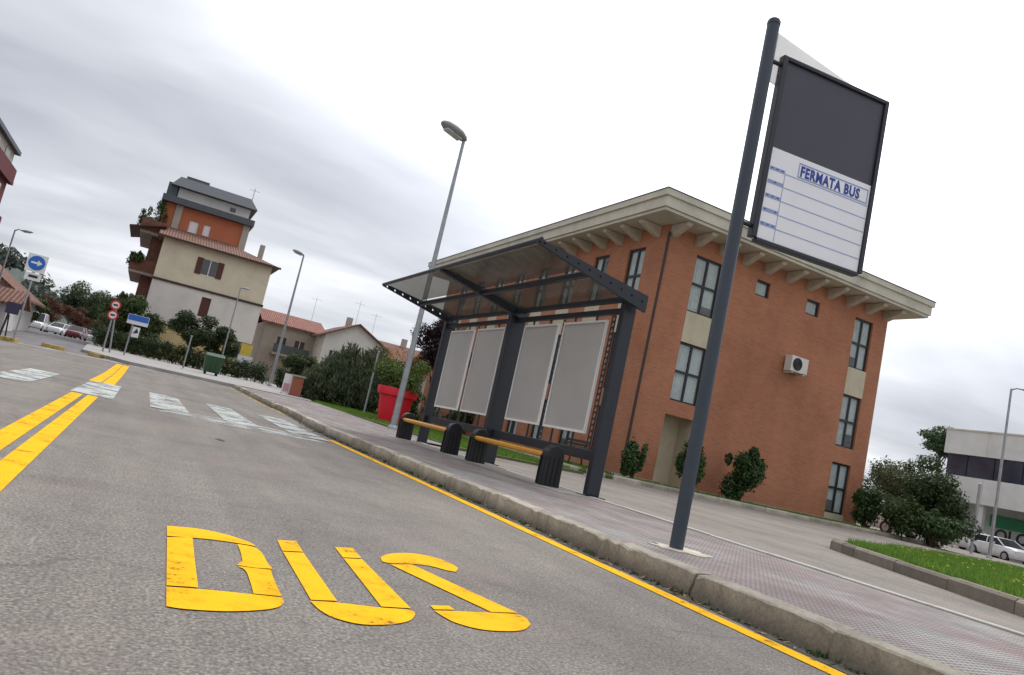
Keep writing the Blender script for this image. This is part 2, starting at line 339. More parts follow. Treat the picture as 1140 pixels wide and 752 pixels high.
L_purple = leafmat('purple_plum_leaf', (.022, .012, .017), (.06, .03, .038))
L_weep = leafmat('weeping_cedar_needle', (.042, .060, .034), (.135, .165, .09))
L_pot = leafmat('planter_shrub_leaf', (.06, .11, .025), (.18, .24, .06))
L_orange = leafmat('orange_berry', (.28, .11, .02), (.5, .22, .03))
L_red = leafmat('reddish_shrub_leaf', (.07, .03, .02), (.16, .07, .035))
L_pine = leafmat('pine_needle', (.035, .07, .03), (.10, .155, .065))
L_grass = leafmat('grass_blade', (.075, .175, .022), (.21, .33, .055), .4)
L_hill = leafmat('far_wood', (.07, .09, .075), (.125, .15, .125))  # greyed green: distance haze is put into the leaf colour

# ------------------------------------------------------------------ mesh builder
ORG = {}
class MB:
    def __init__(s): s.v = []; s.f = []
    def add(s, vs, fs):
        o = len(s.v); s.v += [tuple(p) for p in vs]; s.f += [tuple(i+o for i in f) for f in fs]; return s
    def box(s, x0, x1, y0, y1, z0, z1):
        return s.add([(x0,y0,z0),(x1,y0,z0),(x1,y1,z0),(x0,y1,z0),(x0,y0,z1),(x1,y0,z1),(x1,y1,z1),(x0,y1,z1)],
                     [(0,3,2,1),(4,5,6,7),(0,1,5,4),(1,2,6,5),(2,3,7,6),(3,0,4,7)])
    def obox(s, c, ax, ay, az):                       # centre + three half-axes
        c, ax, ay, az = map(Vector, (c, ax, ay, az))
        vs = [c+ax*i+ay*j+az*k for k in (-1,1) for (i,j) in ((-1,-1),(1,-1),(1,1),(-1,1))]
        return s.add(vs, [(0,3,2,1),(4,5,6,7),(0,1,5,4),(1,2,6,5),(2,3,7,6),(3,0,4,7)])
    def prism(s, poly, d):                            # polygon of 3-d points swept by d
        n = len(poly); d = Vector(d); a = [Vector(p) for p in poly]
        return s.add(a+[p+d for p in a], [tuple(range(n-1,-1,-1)), tuple(range(n,2*n))]+[(i,(i+1)%n,n+(i+1)%n,n+i) for i in range(n)])
    def poly(s, pts): return s.add(pts, [tuple(range(len(pts)))])
    def tube(s, pts, rs, n=10, cap=True):
        pts = [Vector(p) for p in pts]
        if not isinstance(rs, (list, tuple)): rs = [rs]*len(pts)
        vs = []; fs = []
        for i, p in enumerate(pts):
            t = (pts[min(i+1, len(pts)-1)]-pts[max(i-1, 0)]).normalized()
            a = t.cross(Vector((0,0,1)) if abs(t.z) < .95 else Vector((1,0,0))).normalized(); b_ = t.cross(a)
            vs += [p+(a*math.cos(2*math.pi*k/n)+b_*math.sin(2*math.pi*k/n))*rs[i] for k in range(n)]
        for i in range(len(pts)-1):
            fs += [(i*n+k, i*n+(k+1)%n, (i+1)*n+(k+1)%n, (i+1)*n+k) for k in range(n)]
        if cap: fs += [tuple(range(n-1,-1,-1)), tuple(range((len(pts)-1)*n, len(pts)*n))]
        return s.add(vs, fs)
    def lathe(s, prof, c, n=24, sx=1, sy=1):
        vs = []; fs = []
        for r, z in prof: vs += [(c[0]+r*sx*math.cos(2*math.pi*k/n), c[1]+r*sy*math.sin(2*math.pi*k/n), c[2]+z) for k in range(n)]
        for i in range(len(prof)-1): fs += [(i*n+k, i*n+(k+1)%n, (i+1)*n+(k+1)%n, (i+1)*n+k) for k in range(n)]
        fs += [tuple(range(n-1,-1,-1)), tuple(range((len(prof)-1)*n, len(prof)*n))]
        return s.add(vs, fs)
    def build(s, name, material, parent=None, label=None, cat=None, group=None, kind=None, smooth=None, bevel=0):
        me = bpy.data.meshes.new(name)
        off = ORG.get(parent.name, Vector((0,0,0))) if parent else Vector((0,0,0))
        me.from_pydata([tuple(Vector(p)-off) for p in s.v], [], s.f)
        bm = bmesh.new(); bm.from_mesh(me); bmesh.ops.recalc_face_normals(bm, faces=bm.faces); bm.to_mesh(me); bm.free()
        me.materials.append(material); me.update()
        o = bpy.data.objects.new(name, me); C.objects.link(o)
        if parent: o.parent = parent; ORG[o.name] = off
        if smooth is not None:
            for p in me.polygons: p.use_smooth = True
            me.set_sharp_from_angle(angle=RAD(smooth))
        if bevel:
            b = o.modifiers.new('bevel', 'BEVEL'); b.width = bevel; b.segments = 2; b.limit_method = 'ANGLE'; b.angle_limit = RAD(40)
        tag(o, label, cat, group, kind); return o
def tag(o, label=None, cat=None, group=None, kind=None):
    for k, v in (('label', label), ('category', cat), ('group', group), ('kind', kind)):
        if v: o[k] = v
    return o
def thing(name, label, cat, loc, group=None):
    o = bpy.data.objects.new(name, None); C.objects.link(o); o.location = loc; o.empty_display_size = .2
    ORG[o.name] = Vector(loc); return tag(o, label, cat, group)
def link_copy(o, parent, loc=None, label=None):
    c = o.copy(); C.objects.link(c); c.parent = parent
    if parent and parent.name in ORG: ORG[c.name] = ORG[parent.name]
    if loc is not None: c.location = loc
    return c
def np_mesh(name, verts, quads, material, parent=None, **kw):
    me = bpy.data.meshes.new(name)
    off = np.array(ORG.get(parent.name, Vector((0,0,0)))) if parent else np.zeros(3)
    v = (verts-off).astype(np.float32); q = quads.astype(np.int32); k = q.shape[1]
    me.vertices.add(len(v)); me.vertices.foreach_set('co', v.ravel())
    me.loops.add(q.size); me.loops.foreach_set('vertex_index', q.ravel())
    me.polygons.add(len(q)); me.polygons.foreach_set('loop_start', np.arange(0, q.size, k, dtype=np.int32)); me.polygons.foreach_set('loop_total', np.full(len(q), k, dtype=np.int32))
    me.update(calc_edges=True); me.materials.append(material)
    o = bpy.data.objects.new(name, me); C.objects.link(o)
    if parent: o.parent = parent
    tag(o, **kw); return o

def text_part(body, size, origin, ux, uy, material, parent, name='lettering', bold=0.0, sx=1.0, align='LEFT', thick=.0015):
    cu = bpy.data.curves.new('t', 'FONT'); cu.body = body; cu.size = size; cu.align_x = align; cu.offset = bold; cu.extrude = thick; cu.space_character = 1.14 if bold > .004 and size < .2 else 1.0; cu.resolution_u = 3
    to = bpy.data.objects.new('t', cu); C.objects.link(to)
    me = bpy.data.meshes.new_from_object(to.evaluated_get(bpy.context.evaluated_depsgraph_get()))
    bpy.data.objects.remove(to); bpy.data.curves.remove(cu)
    ux, uy = Vector(ux), Vector(uy); uz = ux.cross(uy)
    off = ORG.get(parent.name, Vector((0,0,0))); origin = Vector(origin)
    for v in me.vertices: v.co = origin+ux*(v.co.x*sx)+uy*v.co.y+uz*v.co.z-off
    me.materials.clear(); me.materials.append(material); me.name = name
    o = bpy.data.objects.new(name, me); C.objects.link(o); o.parent = parent; ORG[o.name] = off; return o

# ------------------------------------------------------------------ ground, roads, pavements
def sheet(name, poly, zf, material, step=None, **kw):
    b = MB(); b.poly([(x, y, zf(x, y)) for x, y in poly]); return b.build(name, material, **kw)
def grid(name, xs, ys, zf, material, **kw):
    v = np.array([(x, y, zf(x, y)) for y in ys for x in xs]); nx = len(xs)
    q = np.array([(j*nx+i, j*nx+i+1, (j+1)*nx+i+1, (j+1)*nx+i) for j in range(len(ys)-1) for i in range(nx-1)])
    return np_mesh(name, v, q, material, **kw)
ys_far = [-30, -10, 0, 10, 22, 26, 30, 34, 40, 50, 60, 70, 80, 90, 130, 200, 400, 1500]
grid('ground', [-1500, -400, -150, -60, -20, 0, 6, 20, 26, 40, 60, 100, 200, 500, 1500], ys_far, lambda x, y: min(S(x, y), G(y))-.06-(.05 if x < 30 else 0) if x < 200 else -3, M_earth, kind='structure')
def kx(y):                                            # kerb line in plan
    t = min(1, max(0, (y-13)/8)); return 3.20+.42*t*t*(3-2*t)
rx = [-40, -20, -12, -8, -5, -2, 0, 3.55]
road = grid('road', rx, [-12, -5, 0, 5, 10, 16, 22, 26, 30, 33], lambda x, y: G(y) if y <= 22 else G(y), M_road, kind='structure')
grid('main_road', [-90, -40, -20, -10, -6, -2.2, 4.5], [32.9, 34, 40, 50, 60, 70, 80, 90, 120, 200], lambda x, y: G(y)+.004, M_main, kind='structure')
side = grid('side_road', [5.4, 8, 12, 16, 20, 26, 40, 60, 90, 130], [-14, -5, 0, 10, 17, 22, 26, 30, 40, 60, 90], S, M_side, kind='structure')

# pavement: slab + separate kerb stones + edging
b = MB()
Ys = [-12]+[y*1.0 for y in range(-10, 34, 2)]
def back(y): return 5.55 if y < 16.2 else 7.0
def pz(y): return .14+G(y)*.9
for y0, y1 in zip(Ys[:-1], Ys[1:]):
    bx = back(y0+.5)
    b.poly([(kx(y0)+.145, y0, pz(y0)), (bx, y0, pz(y0)), (bx, y1, pz(y1)), (kx(y1)+.145, y1, pz(y1))])
pave = b.build('pavement', M_pave, kind='structure')
def kerb_mesh(seed, L=.992):
    r = random.Random(seed); n = 13; prof = [(-.03, -.08), (-.026, .03), (-.018, .105), (-.014, .139), (.000, .148), (.148, .149), (.15, .05), (.15, -.08)]
    bb = MB(); k = len(prof); vs = []; fs = []
    for i in range(n):
        y = L*i/(n-1)-L/2
        e = .010 if i in (0, n-1) else 0
        chip = r.random() < .28
        for j, (x, z) in enumerate(prof):
            jx = r.uniform(-.004, .004); jz = r.uniform(-.003, .003)
            if j in (2, 3, 4): jx += e+(.02 if chip and j != 4 else 0)*r.random(); jz -= e*.8+(.022 if chip else 0)*r.random()
            vs.append((x+jx, y, z+jz))
    for i in range(n-1): fs += [(i*k+j, i*k+(j+1)%k, (i+1)*k+(j+1)%k, (i+1)*k+j) for j in range(k)]
    fs += [tuple(range(k)), tuple(range((n-1)*k, n*k))[::-1]]
    bb.add(vs, fs); o = bb.build('kerb_stone', M_kerb, smooth=24); return o
protos = [kerb_mesh(s) for s in range(5)]
y = -3.0; i = 0
while y < 33:
    p = protos[i % 5]
    o = p if i < 5 else p.copy()
    if i >= 5: C.objects.link(o)
    o.parent = pave; d = (kx(y+.5)-kx(y-.5))
    o.location = (kx(y)+random.uniform(-.006, .006), y, G(y)*.9+random.uniform(-.006, .004)); o.rotation_euler = (random.uniform(-.006, .006), random.uniform(-.02, .02), -math.atan(d)+random.uniform(-.006, .006))
    y += 1.0; i += 1
for k in range(26):                                   # pale edging stones on the far side of the pavement
    y0 = -4+k*.8
    if y0 > 15.8: break
    if k == 0:
        e0 = MB().box(-.05, .05, -.396, .396, -.1, .012).build('edging_stone', M_edging, bevel=.008); e = e0
    else: e = e0.copy(); C.objects.link(e)
    e.parent = pave; e.location = (5.60+random.uniform(-.004, .004), y0, .14+random.uniform(-.004, .006))
g = MB(); 
for y0 in range(-6, 33): g.poly([(kx(y0)-.16+random.uniform(-.03, .03), y0, G(y0)+.003), (kx(y0)-.01, y0, G(y0)+.003), (kx(y0+1)-.01, y0+1, G(y0+1)+.003), (kx(y0+1)-.16+random.uniform(-.03,.03), y0+1, G(y0+1)+.003)])
# gutter: keep one continuous ragged strip
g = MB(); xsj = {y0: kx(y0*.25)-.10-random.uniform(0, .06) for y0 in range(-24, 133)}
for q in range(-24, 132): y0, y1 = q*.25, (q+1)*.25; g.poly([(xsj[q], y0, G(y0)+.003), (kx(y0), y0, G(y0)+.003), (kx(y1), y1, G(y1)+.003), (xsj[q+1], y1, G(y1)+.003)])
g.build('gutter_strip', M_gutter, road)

# road paint
ZP = .004
def paint_poly(name, pts, material, dz=ZP, label=None):
    return MB().poly([(x, y, G(y)+dz) for x, y in pts]).build(name, material, road, label=label)
def paint_strip(name, xf, y0, y1, wdt, material, n=8):
    b = MB()
    for i in range(n):
        a, c = y0+(y1-y0)*i/n, y0+(y1-y0)*(i+1)/n
        b.poly([(xf(a), a, G(a)+ZP), (xf(a)+wdt, a, G(a)+ZP), (xf(c)+wdt, c, G(c)+ZP), (xf(c), c, G(c)+ZP)])
    return b.build(name, material, road)
paint_strip('painted_line', lambda y: 2.91, -6, 12.0, .115, M_yel)
paint_strip('painted_line', lambda y: kx(y)-.24, 18.3, 32.6, .10, M_yel_old)
paint_strip('painted_line', lambda y: -.505, -6, 11.45, .125, M_yel)
paint_strip('painted_line', lambda y: -.70, -6, 11.45, .14, M_yel)
paint_strip('painted_line', lambda y: -.525, 15.8, 31.0, .20, M_yel)
paint_strip('painted_line', lambda y: -.75, 15.8, 31.0, .20, M_yel)
for x0, x1 in ((-3.75, -3.2), (-2.72, -2.2), (-1.72, -1.22), (-.73, -.2), (.27, .80), (1.30, 1.80), (2.28, 2.86)):
    paint_poly('crossing_stripe', [(x0, 11.5+random.uniform(-.1, .1)), (x1, 11.5), (x1, 15.9), (x0+.02, 15.9+random.uniform(-.1, .1))], M_white, .008)
paint_poly('faded_paint_smear', [(.35, 10.95), (1.2, 10.85), (2.2, 10.95), (2.7, 11.1), (2.3, 11.9), (1.6, 12.2), (.9, 11.9), (.5, 11.5)], M_whiteold, .0025)
b = MB(); 
for x0, x1, y0, y1 in ((-13, -4, 27.6, 30.4), (-4, -1.5, 30.4, 32.2), (-1.5, 3.0, 32.2, 32.5)): b.poly([(x0, y0, G(y0)+ZP), (x1, y1, G(y1)+ZP), (x1, y1+.9, G(y1+.9)+ZP), (x0, y0+.9, G(y0+.9)+ZP)])
b.build('edge_line', M_whiteold, road)
# BUS lettering: outlines of the stencilled strokes
def smooth_outline(pts):
    # round off gentle bends, keep sharp corners; swell a little so the joints stay thin
    for _ in range(3 if len(pts) > 5 else 0):
        out = []; n = len(pts)
        for i in range(n):
            a, b_, c = Vector(pts[i-1]), Vector(pts[i]), Vector(pts[(i+1) % n])
            d1, d2 = (b_-a), (c-b_); ang = abs(math.degrees(d1.angle(d2))) if d1.length and d2.length else 0
            if ang > 52: out.append(tuple(b_))
            else: out += [tuple(b_.lerp(a, .25)), tuple(b_.lerp(c, .25))]
        pts = out
    cx = sum(p[0] for p in pts)/len(pts); cy = sum(p[1] for p in pts)/len(pts)
    res = []
    for x, y in pts:
        d = Vector((x-cx, y-cy)); k = .55/max(d.length, 1); res.append((x+d.x*k, y+d.y*k+(.35 if d.y > 0 else -.35)))
    return res
def bus(pts): 
    r = []; pts = smooth_outline(pts)
    for u, v in pts:
        p = onZ(150+u/2.4255, 560+v/2.4255, 0); r.append((p.x, p.y))
    return r
LET = {
 'B': [[(87,65),(120,67),(180,73),(250,89),(300,104),(322,115),(326,119),(280,111),(200,99),(87,92)],
       [(87,96),(155,97),(160,150),(170,231),(85,225)],
       [(85,230),(170,236),(280,247),(398,259),(402,272),(388,286),(330,294),(230,296),(120,289),(85,282)],
       [(277,114),(325,122),(345,140),(357,165),(371,180),(330,178),(275,170),(291,159),(286,135)],
       [(278,174),(330,181),(366,184),(376,215),(397,255),(320,247),(312,215),(300,184)]],
 'U': [[(385,103),(435,106),(453,134),(398,131)], [(400,135),(455,138),(545,267),(475,264)],
       [(473,268),(545,272),(660,287),(748,291),(757,303),(745,322),(690,332),(610,332),(540,315),(500,295)],
       [(540,122),(588,125),(611,151),(562,149)], [(564,153),(613,155),(745,287),(665,282)]],
 'S': [[(664,150),(675,143),(700,138),(745,138),(800,147),(850,163),(873,178),(866,188),(840,184),(800,172),(745,165),(690,166),(668,160)],
       [(690,169),(748,169),(1032,299),(962,297)],
       [(798,280),(848,281),(862,291),(808,290)],
       [(808,294),(862,295),(950,300),(1035,303),(1058,315),(1068,330),(1055,345),(1015,350),(930,345),(860,325),(830,309)]]}
for ch, strokes in LET.items():
    b = MB()
    for s_ in strokes: b.poly([(x, y, ZP) for x, y in bus(s_)])
    b.build('painted_letter', M_yel, road, label='yellow painted letter %s on the asphalt' % ch)
# small irregular dark spot on the carriageway
b = MB(); b.poly([(.93+.05*math.cos(a*.3927)*random.uniform(.5, 1.3), 8.3+.12*math.sin(a*.3927)*random.uniform(.5, 1.3), ZP) for a in range(16)]); b.build('stain', M_gutter, road)

# far pavement beyond the junction
fp = [(-2.3, 36.5), (-.4, 33.2), (2.0, 33.0), (3.6, 32.9), (6.98, 33.1), (8.0, 40), (8.6, 47), (9, 60), (-3.4, 62), (-3.0, 50)]
b = MB(); zt = lambda x, y: G(y)+.13
n = len(fp); b.poly([(x, y, zt(x, y)) for x, y in fp]); 
for i in range(n): 
    (x0, y0), (x1, y1) = fp[i], fp[(i+1) % n]; b.poly([(x0, y0, zt(x0,y0)), (x1, y1, zt(x1,y1)), (x1, y1, G(y1)-.2), (x0, y0, G(y0)-.2)])
b.build('far_pavement', M_slab, kind='structure')
# planted verge to the right of the pavement, past the shelter
vg = [(7.0, 16.2), (11.2, 17.2), (12.0, 24), (14, 40), (18, 66), (9.2, 66), (8.7, 47), (8.1, 40), (7.0, 33)]
b = MB()
b.prism([(x, y, S(x, y)-.1) for x, y in vg], (0, 0, .16)); b.build('grass_verge', M_soil, kind='structure')

def kerb_run(pts, zf, hgt, parent, wd=.16, L=1.0, name='kerb_stone', material=None):
    """separate kerb stones along a polyline"""
    base = None
    for (a, c) in zip(pts[:-1], pts[1:]):
        a, c = Vector((*a, 0)), Vector((*c, 0)); ln = (c-a).length; k = max(1, round(ln/L)); d = (c-a)/k
        for i in range(k):
            mid = a+d*(i+.5); z = zf(mid.x, mid.y)
            if base is None:
                base = MB().add(*_kprof(L*.99, wd, hgt)).build(name, material or M_kerb); o = base
            else: o = base.copy(); C.objects.link(o)
            o.parent = parent; o.location = (mid.x, mid.y, z+random.uniform(-.008, .004)); o.rotation_euler = (random.uniform(-.01, .01), 0, math.atan2(d.y, d.x)+random.uniform(-.012, .012)); o.scale = (d.length/L, 1, 1)
def _kprof(L, wd, h):
    prof = [(-wd/2, -.1), (-wd/2+.01, h-.05), (-wd/2+.035, h-.01), (-wd/2+.06, h), (wd/2-.03, h), (wd/2, h-.03), (wd/2, -.1)]; k = len(prof)
    vs = [(x, yy, z) for x in (-L/2, L/2) for yy, z in prof]
    return vs, [tuple(range(k))[::-1], tuple(range(k, 2*k))]+[(j, (j+1) % k, k+(j+1) % k, k+j) for j in range(k)]
# strip round the brick building
st = [(12.0, 42), (12.0, 18.6), (12.6, 18.0), (25.5, 17.6), (27.6, 17.9), (28, 22), (28, 42)]
b = MB().prism([(x, y, .0) for x, y in st], (0, 0, .19)); strip = b.build('building_strip', M_soil, kind='structure')
kerb_run([(12.0, 41), (12.0, 18.7)], lambda x, y: S(x, y), .14, strip); kerb_run([(12.1, 18.45), (12.5, 18.05)], lambda x, y: S(x, y), .14, strip); kerb_run([(12.7, 17.97), (25.5, 17.57), (27.6, 17.87)], lambda x, y: S(x, y), .14, strip)
# grass island, right
isl = [(6.0, .6), (7.75, 4.1), (9.2, 7.0), (9.55, 7.65), (10.2, 8.15), (11.2, 8.6), (13.5, 9.6), (17.5, 10.9), (24, 11.2), (24, -3), (6.0, -3)]
b = MB().prism([(x, y, .0) for x, y in isl], (0, 0, .20)); island = b.build('grass_island', M_soil, kind='structure')
kerb_run(isl[:3], lambda x, y: .10, .15, island, wd=.2, material=M_kerb2); kerb_run(isl[2:6], lambda x, y: .10, .15, island, wd=.2, L=.45, material=M_kerb2); kerb_run(isl[5:9], lambda x, y: .10, .15, island, wd=.2, material=M_kerb2)
# traffic islands at the junction with yellow-painted kerbs
def small_island(px, py, L, W):
    p = onZ(px, py, .15); s = 1.0
    c = Vector((p.x, p.y, G(p.y)))
    b = MB(); ring = [(c.x+L*math.cos(a), c.y+W*math.sin(a), c.z-.05) for a in [i*math.pi/10 for i in range(20)]]
    b.prism(ring, (0, 0, .17)); o = b.build('traffic_island', M_yel_old, kind='structure')
    b = MB(); b.poly([(c.x+(x-c.x)*.75, c.y+(y-c.y)*.75, c.z+.124) for x, y, z in ring]); b.build('island_top', M_slab, o); return c
I1 = Vector((-4.1, 31.0, G(31)));
for cx_, cy_, L_, W_ in ((-4.3, 31.0, .38, .8), (-3.05, 33.2, .40, .6), (-1.6, 34.2, .32, .8)):
    ring = [(cx_+L_*math.cos(a), cy_+W_*math.sin(a), G(cy_)-.05) for a in [i*math.pi/10 for i in range(20)]]
    o = MB().prism(ring, (0, 0, .18)).build('traffic_island', M_yel_old, kind='structure')
    MB().poly([(cx_+(x-cx_)*.72, cy_+(y-cy_)*.72, G(cy_)+.134) for x, y, z in ring]).build('island_top', M_slab, o)
# hill behind the street on the left
b = MB(); hv = []
for i in range(41):
    x = -210+i*8; hh = 25*math.exp(-((x+62)/36)**2)+2.2*math.sin(i*1.7)+1.5
    hv.append((x, 330, hh))
vs = []; fs = []
for (x, y, hh) in hv: vs += [(x, y-70, -2), (x+random.uniform(-2,2), y-25, hh*.6+random.uniform(-1,1)), (x, y, hh), (x, y+60, hh*.7), (x, y+150, -5)]
for i in range(40):
    for j in range(4): fs.append((i*5+j, (i+1)*5+j, (i+1)*5+j+1, i*5+j+1))
hcl = [(x+random.uniform(-4, 4), y+random.uniform(-30, 0), hh*random.uniform(.75, 1.0)+.5, 5, 5, 3.2) for (x, y, hh) in hv for _ in range(3) if -150 < x < 20]
b.add(vs, fs); b.build('hill', mat('far_hill', (.075, .095, .08), .95, .35, .12, 0), kind='structure', smooth=80)  # haze over the hill is painted into its grey-green base colour

# ------------------------------------------------------------------ foliage
def leaf_cloud(clumps, n, size, r, droop=0.0, aspect=.5, inner=.45):
    cl = np.array(clumps); wts = (cl[:,3]*cl[:,4]*cl[:,5])**.6; wts /= wts.sum()
    idx = r.choice(len(cl), n, p=wts); d = r.normal(size=(n,3)); d /= np.linalg.norm(d, axis=1)[:,None]
    rad = (inner+(1-inner)*r.random(n)**.7)*(1+.12*r.normal(size=n))
    p = cl[idx,:3]+d*rad[:,None]*cl[idx,3:6]
    nrm = d*.7+r.normal(size=(n,3))*.55+np.array([0,0,.35]); nrm /= np.linalg.norm(nrm, axis=1)[:,None]
    ax = np.cross(nrm, r.normal(size=(n,3))); ax /= np.linalg.norm(ax, axis=1)[:,None]
    if droop: ax = ax*(1-droop)+np.array([0,0,-1.0])*droop; ax /= np.linalg.norm(ax, axis=1)[:,None]
    bx = np.cross(nrm, ax); bx /= (np.linalg.norm(bx, axis=1)[:,None]+1e-6)
    s = size*(.45+1.0*r.random(n)**1.4)[:,None]; wv = s*aspect
    up = nrm*s*.12
    v = np.stack([p-ax*s*.5, p+bx*wv*.5+up, p+ax*s*.5, p-bx*wv*.5+up], 1).reshape(-1,3)
    return v, np.arange(4*n).reshape(-1,4)
def crown_clumps(c, R, k, r, flat=1.0, frac=(.28, .46)):
    out = []
    for i in range(k):
        d = r.normal(size=3); d /= np.linalg.norm(d); rr = (.35+.6*r.random()**.6)
        p = np.array(c)+d*rr*np.array(R)*.85; q = r.uniform(*frac)
        out.append((*p, R[0]*q, R[1]*q, R[2]*q*flat))
    return out
def tree(name, label, base, h, R, leaf, n, size, k=16, seed=1, trunk=.16, clear=.35, cat='tree', group=None, droop=0, flat=.85, cz=None, aspect=.5, frac=(.28,.46)):
    r = np.random.default_rng(seed); base = Vector(base); t = thing(name, label, cat, base, group)
    cc = base+Vector((0, 0, h-R[2] if cz is None else cz))
    cl = crown_clumps(cc, R, k, r, flat, frac)
    b = MB(); top = Vector(cc)
    mid = base+Vector((r.uniform(-.15,.15), r.uniform(-.15,.15), (cc.z-base.z)*.55))
    b.tube([base-Vector((0,0,.1)), mid, top], [trunk, trunk*.72, trunk*.3], 8)
    for q in cl[:10]:
        e = Vector(q[:3]); st_ = base.lerp(top, r.uniform(.45, .8)); m_ = st_.lerp(e, .5)+Vector((0,0,.1*R[2]))
        b.tube([st_, m_, e], [trunk*.38, trunk*.24, trunk*.08], 6)
    b.build('trunk', M_bark, t, smooth=60)
    v, q = leaf_cloud(cl, n, size, r, droop, aspect); np_mesh('crown', v, q, leaf, t)
    return t
def bush(name, label, base, R, leaf, n, size, k=10, seed=1, group=None, droop=0, stems=5, cat='shrub', lift=.15, frac=(.36,.58)):
    r = np.random.default_rng(seed); base = Vector(base); t = thing(name, label, cat, base, group)
    cc = (base.x, base.y, base.z+R[2]+lift)
    cl = crown_clumps(cc, R, k, r, 1.0, frac)
    for _ in range(7):                                # stray shoots break the outline
        d = r.normal(size=3); d[2] = abs(d[2])*.9+.1; d /= np.linalg.norm(d); q = r.uniform(.12, .22); cl.append((cc[0]+d[0]*R[0]*.84, cc[1]+d[1]*R[1]*.84, cc[2]+d[2]*R[2]*.9, R[0]*q*1.2, R[1]*q*1.2, R[2]*q*1.7))
    b = MB()
    for i in range(stems):
        e = Vector(cl[i % len(cl)][:3]); b.tube([base+Vector((r.uniform(-.1,.1)*R[0], r.uniform(-.1,.1)*R[1], -.05)), base.lerp(e, .5)+Vector((0,0,.05)), e], [.03, .022, .008], 6)
    b.build('stem', M_bark, t, smooth=60)
    v, q = leaf_cloud(cl, n, size, r, droop, .5, .35)
    keep = v.reshape(-1,4,3)[:,:,2].min(1) > base.z+.02; q = np.arange(4*keep.sum()).reshape(-1,4); v = v.reshape(-1,4,3)[keep].reshape(-1,3)
    np_mesh('crown', v, q, leaf, t); return t
def grass(name, label, poly, z, n, hgt, r, leaf=L_grass, pmask=None):
    xs = [p[0] for p in poly]; ys = [p[1] for p in poly]; P = np.empty((0,2)); pg = np.array(poly)
    while len(P) < n:
        q = np.stack([r.uniform(min(xs), max(xs), n), r.uniform(min(ys), max(ys), n)], 1); ins = np.zeros(len(q), bool); j = len(pg)-1
        for i in range(len(pg)):
            c = ((pg[i,1] > q[:,1]) != (pg[j,1] > q[:,1])) & (q[:,0] < (pg[j,0]-pg[i,0])*(q[:,1]-pg[i,1])/(pg[j,1]-pg[i,1]+1e-9)+pg[i,0]); ins ^= c; j = i
        q = q[ins]
        if pmask is not None: q = q[pmask(q, r)]
        P = np.vstack([P, q])
    P = P[:n]; a = r.uniform(0, 6.283, n); hh = hgt*(.4+.9*r.random(n)); lean = r.normal(size=(n,2))*.35*hh[:,None]; wv = .008+.008*r.random(n)
    zz = np.array([z(x, y) for x, y in P]) if callable(z) else np.full(n, z)
    b0 = np.stack([P[:,0]-np.cos(a)*wv, P[:,1]-np.sin(a)*wv, zz], 1); b1 = np.stack([P[:,0]+np.cos(a)*wv, P[:,1]+np.sin(a)*wv, zz], 1)
    tp = np.stack([P[:,0]+lean[:,0], P[:,1]+lean[:,1], zz+hh], 1)
    v = np.stack([b0, b1, tp], 1).reshape(-1,3)
    np_mesh(name, v, np.arange(3*n).reshape(-1,3), leaf, None, label=label, cat='grass', kind='stuff')

# ------------------------------------------------------------------ bus stop sign
pb = Vector((3.85, 4.47, .14)); a = RAD(-7.3); U = Vector((math.cos(a), math.sin(a), 0)); NN = Vector((U.y, -U.x, 0))   # NN faces the camera side
sgn = thing('bus_stop_sign', 'tall dark bus stop pole with framed timetable panel reading FERMATA BUS', 'sign', pb)
MB().tube([pb-Vector((0,0,.1)), pb+Vector((0,0,4.33))], .053, 24).build('pole', M_anth2, sgn, smooth=40)
MB().lathe([(.056, 0), (.056, .03), (.045, .05), (.02, .058)], pb+Vector((0,0,4.31)), 24).build('pole_cap', M_anth, sgn, smooth=40)
_cr = random.Random(3); _rs = [.13+.11*_cr.random() for _ in range(22)]
MB().prism([(pb.x+.04+_rs[k]*1.2*math.cos(k*.2856), pb.y-.02+_rs[k]*math.sin(k*.2856), pb.z-.02) for k in range(22)], (0, 0, .028)).build('concrete_collar', M_conc, sgn)
def sg(u, z, d=0): return pb+U*u+NN*d+Vector((0,0,z-.14))
def sbox(mb, u0, u1, z0, z1, d0, d1): c = (sg(u0, z0, d0)+sg(u1, z1, d1))/2; return mb.obox(c, U*((u1-u0)/2), NN*((d1-d0)/2), Vector((0,0,(z1-z0)/2)))
fr = MB(); sbox(fr, .135, .185, 2.66, 4.23, -.035, .035); sbox(fr, 1.235, 1.275, 2.66, 4.23, -.035, .035); sbox(fr, .185, 1.235, 4.195, 4.23, -.035, .035); sbox(fr, .185, 1.235, 2.63, 2.662, -.035, .035)
fr.build('sign_frame', M_anth, sgn, bevel=.006)
bk = sbox(MB(), .186, 1.234, 2.664, 4.194, -.012, .012).build('backing_panel', M_dsign, sgn)
tp_ = sbox(MB(), .19, 1.232, 2.668, 3.44, .0125, .018).build('timetable_panel', M_wsign, sgn)
FD = .0195
for i, z in enumerate((3.255, 3.14, 3.02, 2.90, 2.78)):
    sbox(MB(), .20, 1.225, z-.004, z+.004, FD-.001, FD).build('row_line', M_bluel, tp_)
sbox(MB(), .352, .358, 2.675, 3.252, FD-.001, FD).build('column_line', M_bluel, tp_)
for i, z in enumerate((3.268, 3.155, 3.035, 2.915, 2.795)):
    sbox(MB(), .20, .352, z-.012, z+.014, FD-.0015, FD-.0006).build('row_tab', M_bluel, tp_)
    for k in range(5):
        if (i*3+k) % 4 == 3: continue
        sbox(MB(), .212+k*.026, .231+k*.026, z-.004, z+.006+.004*((i*2+k) % 2), FD-.001, FD).build('print_mark', M_bluel if k % 2 else M_blue, tp_)
bx = MB()
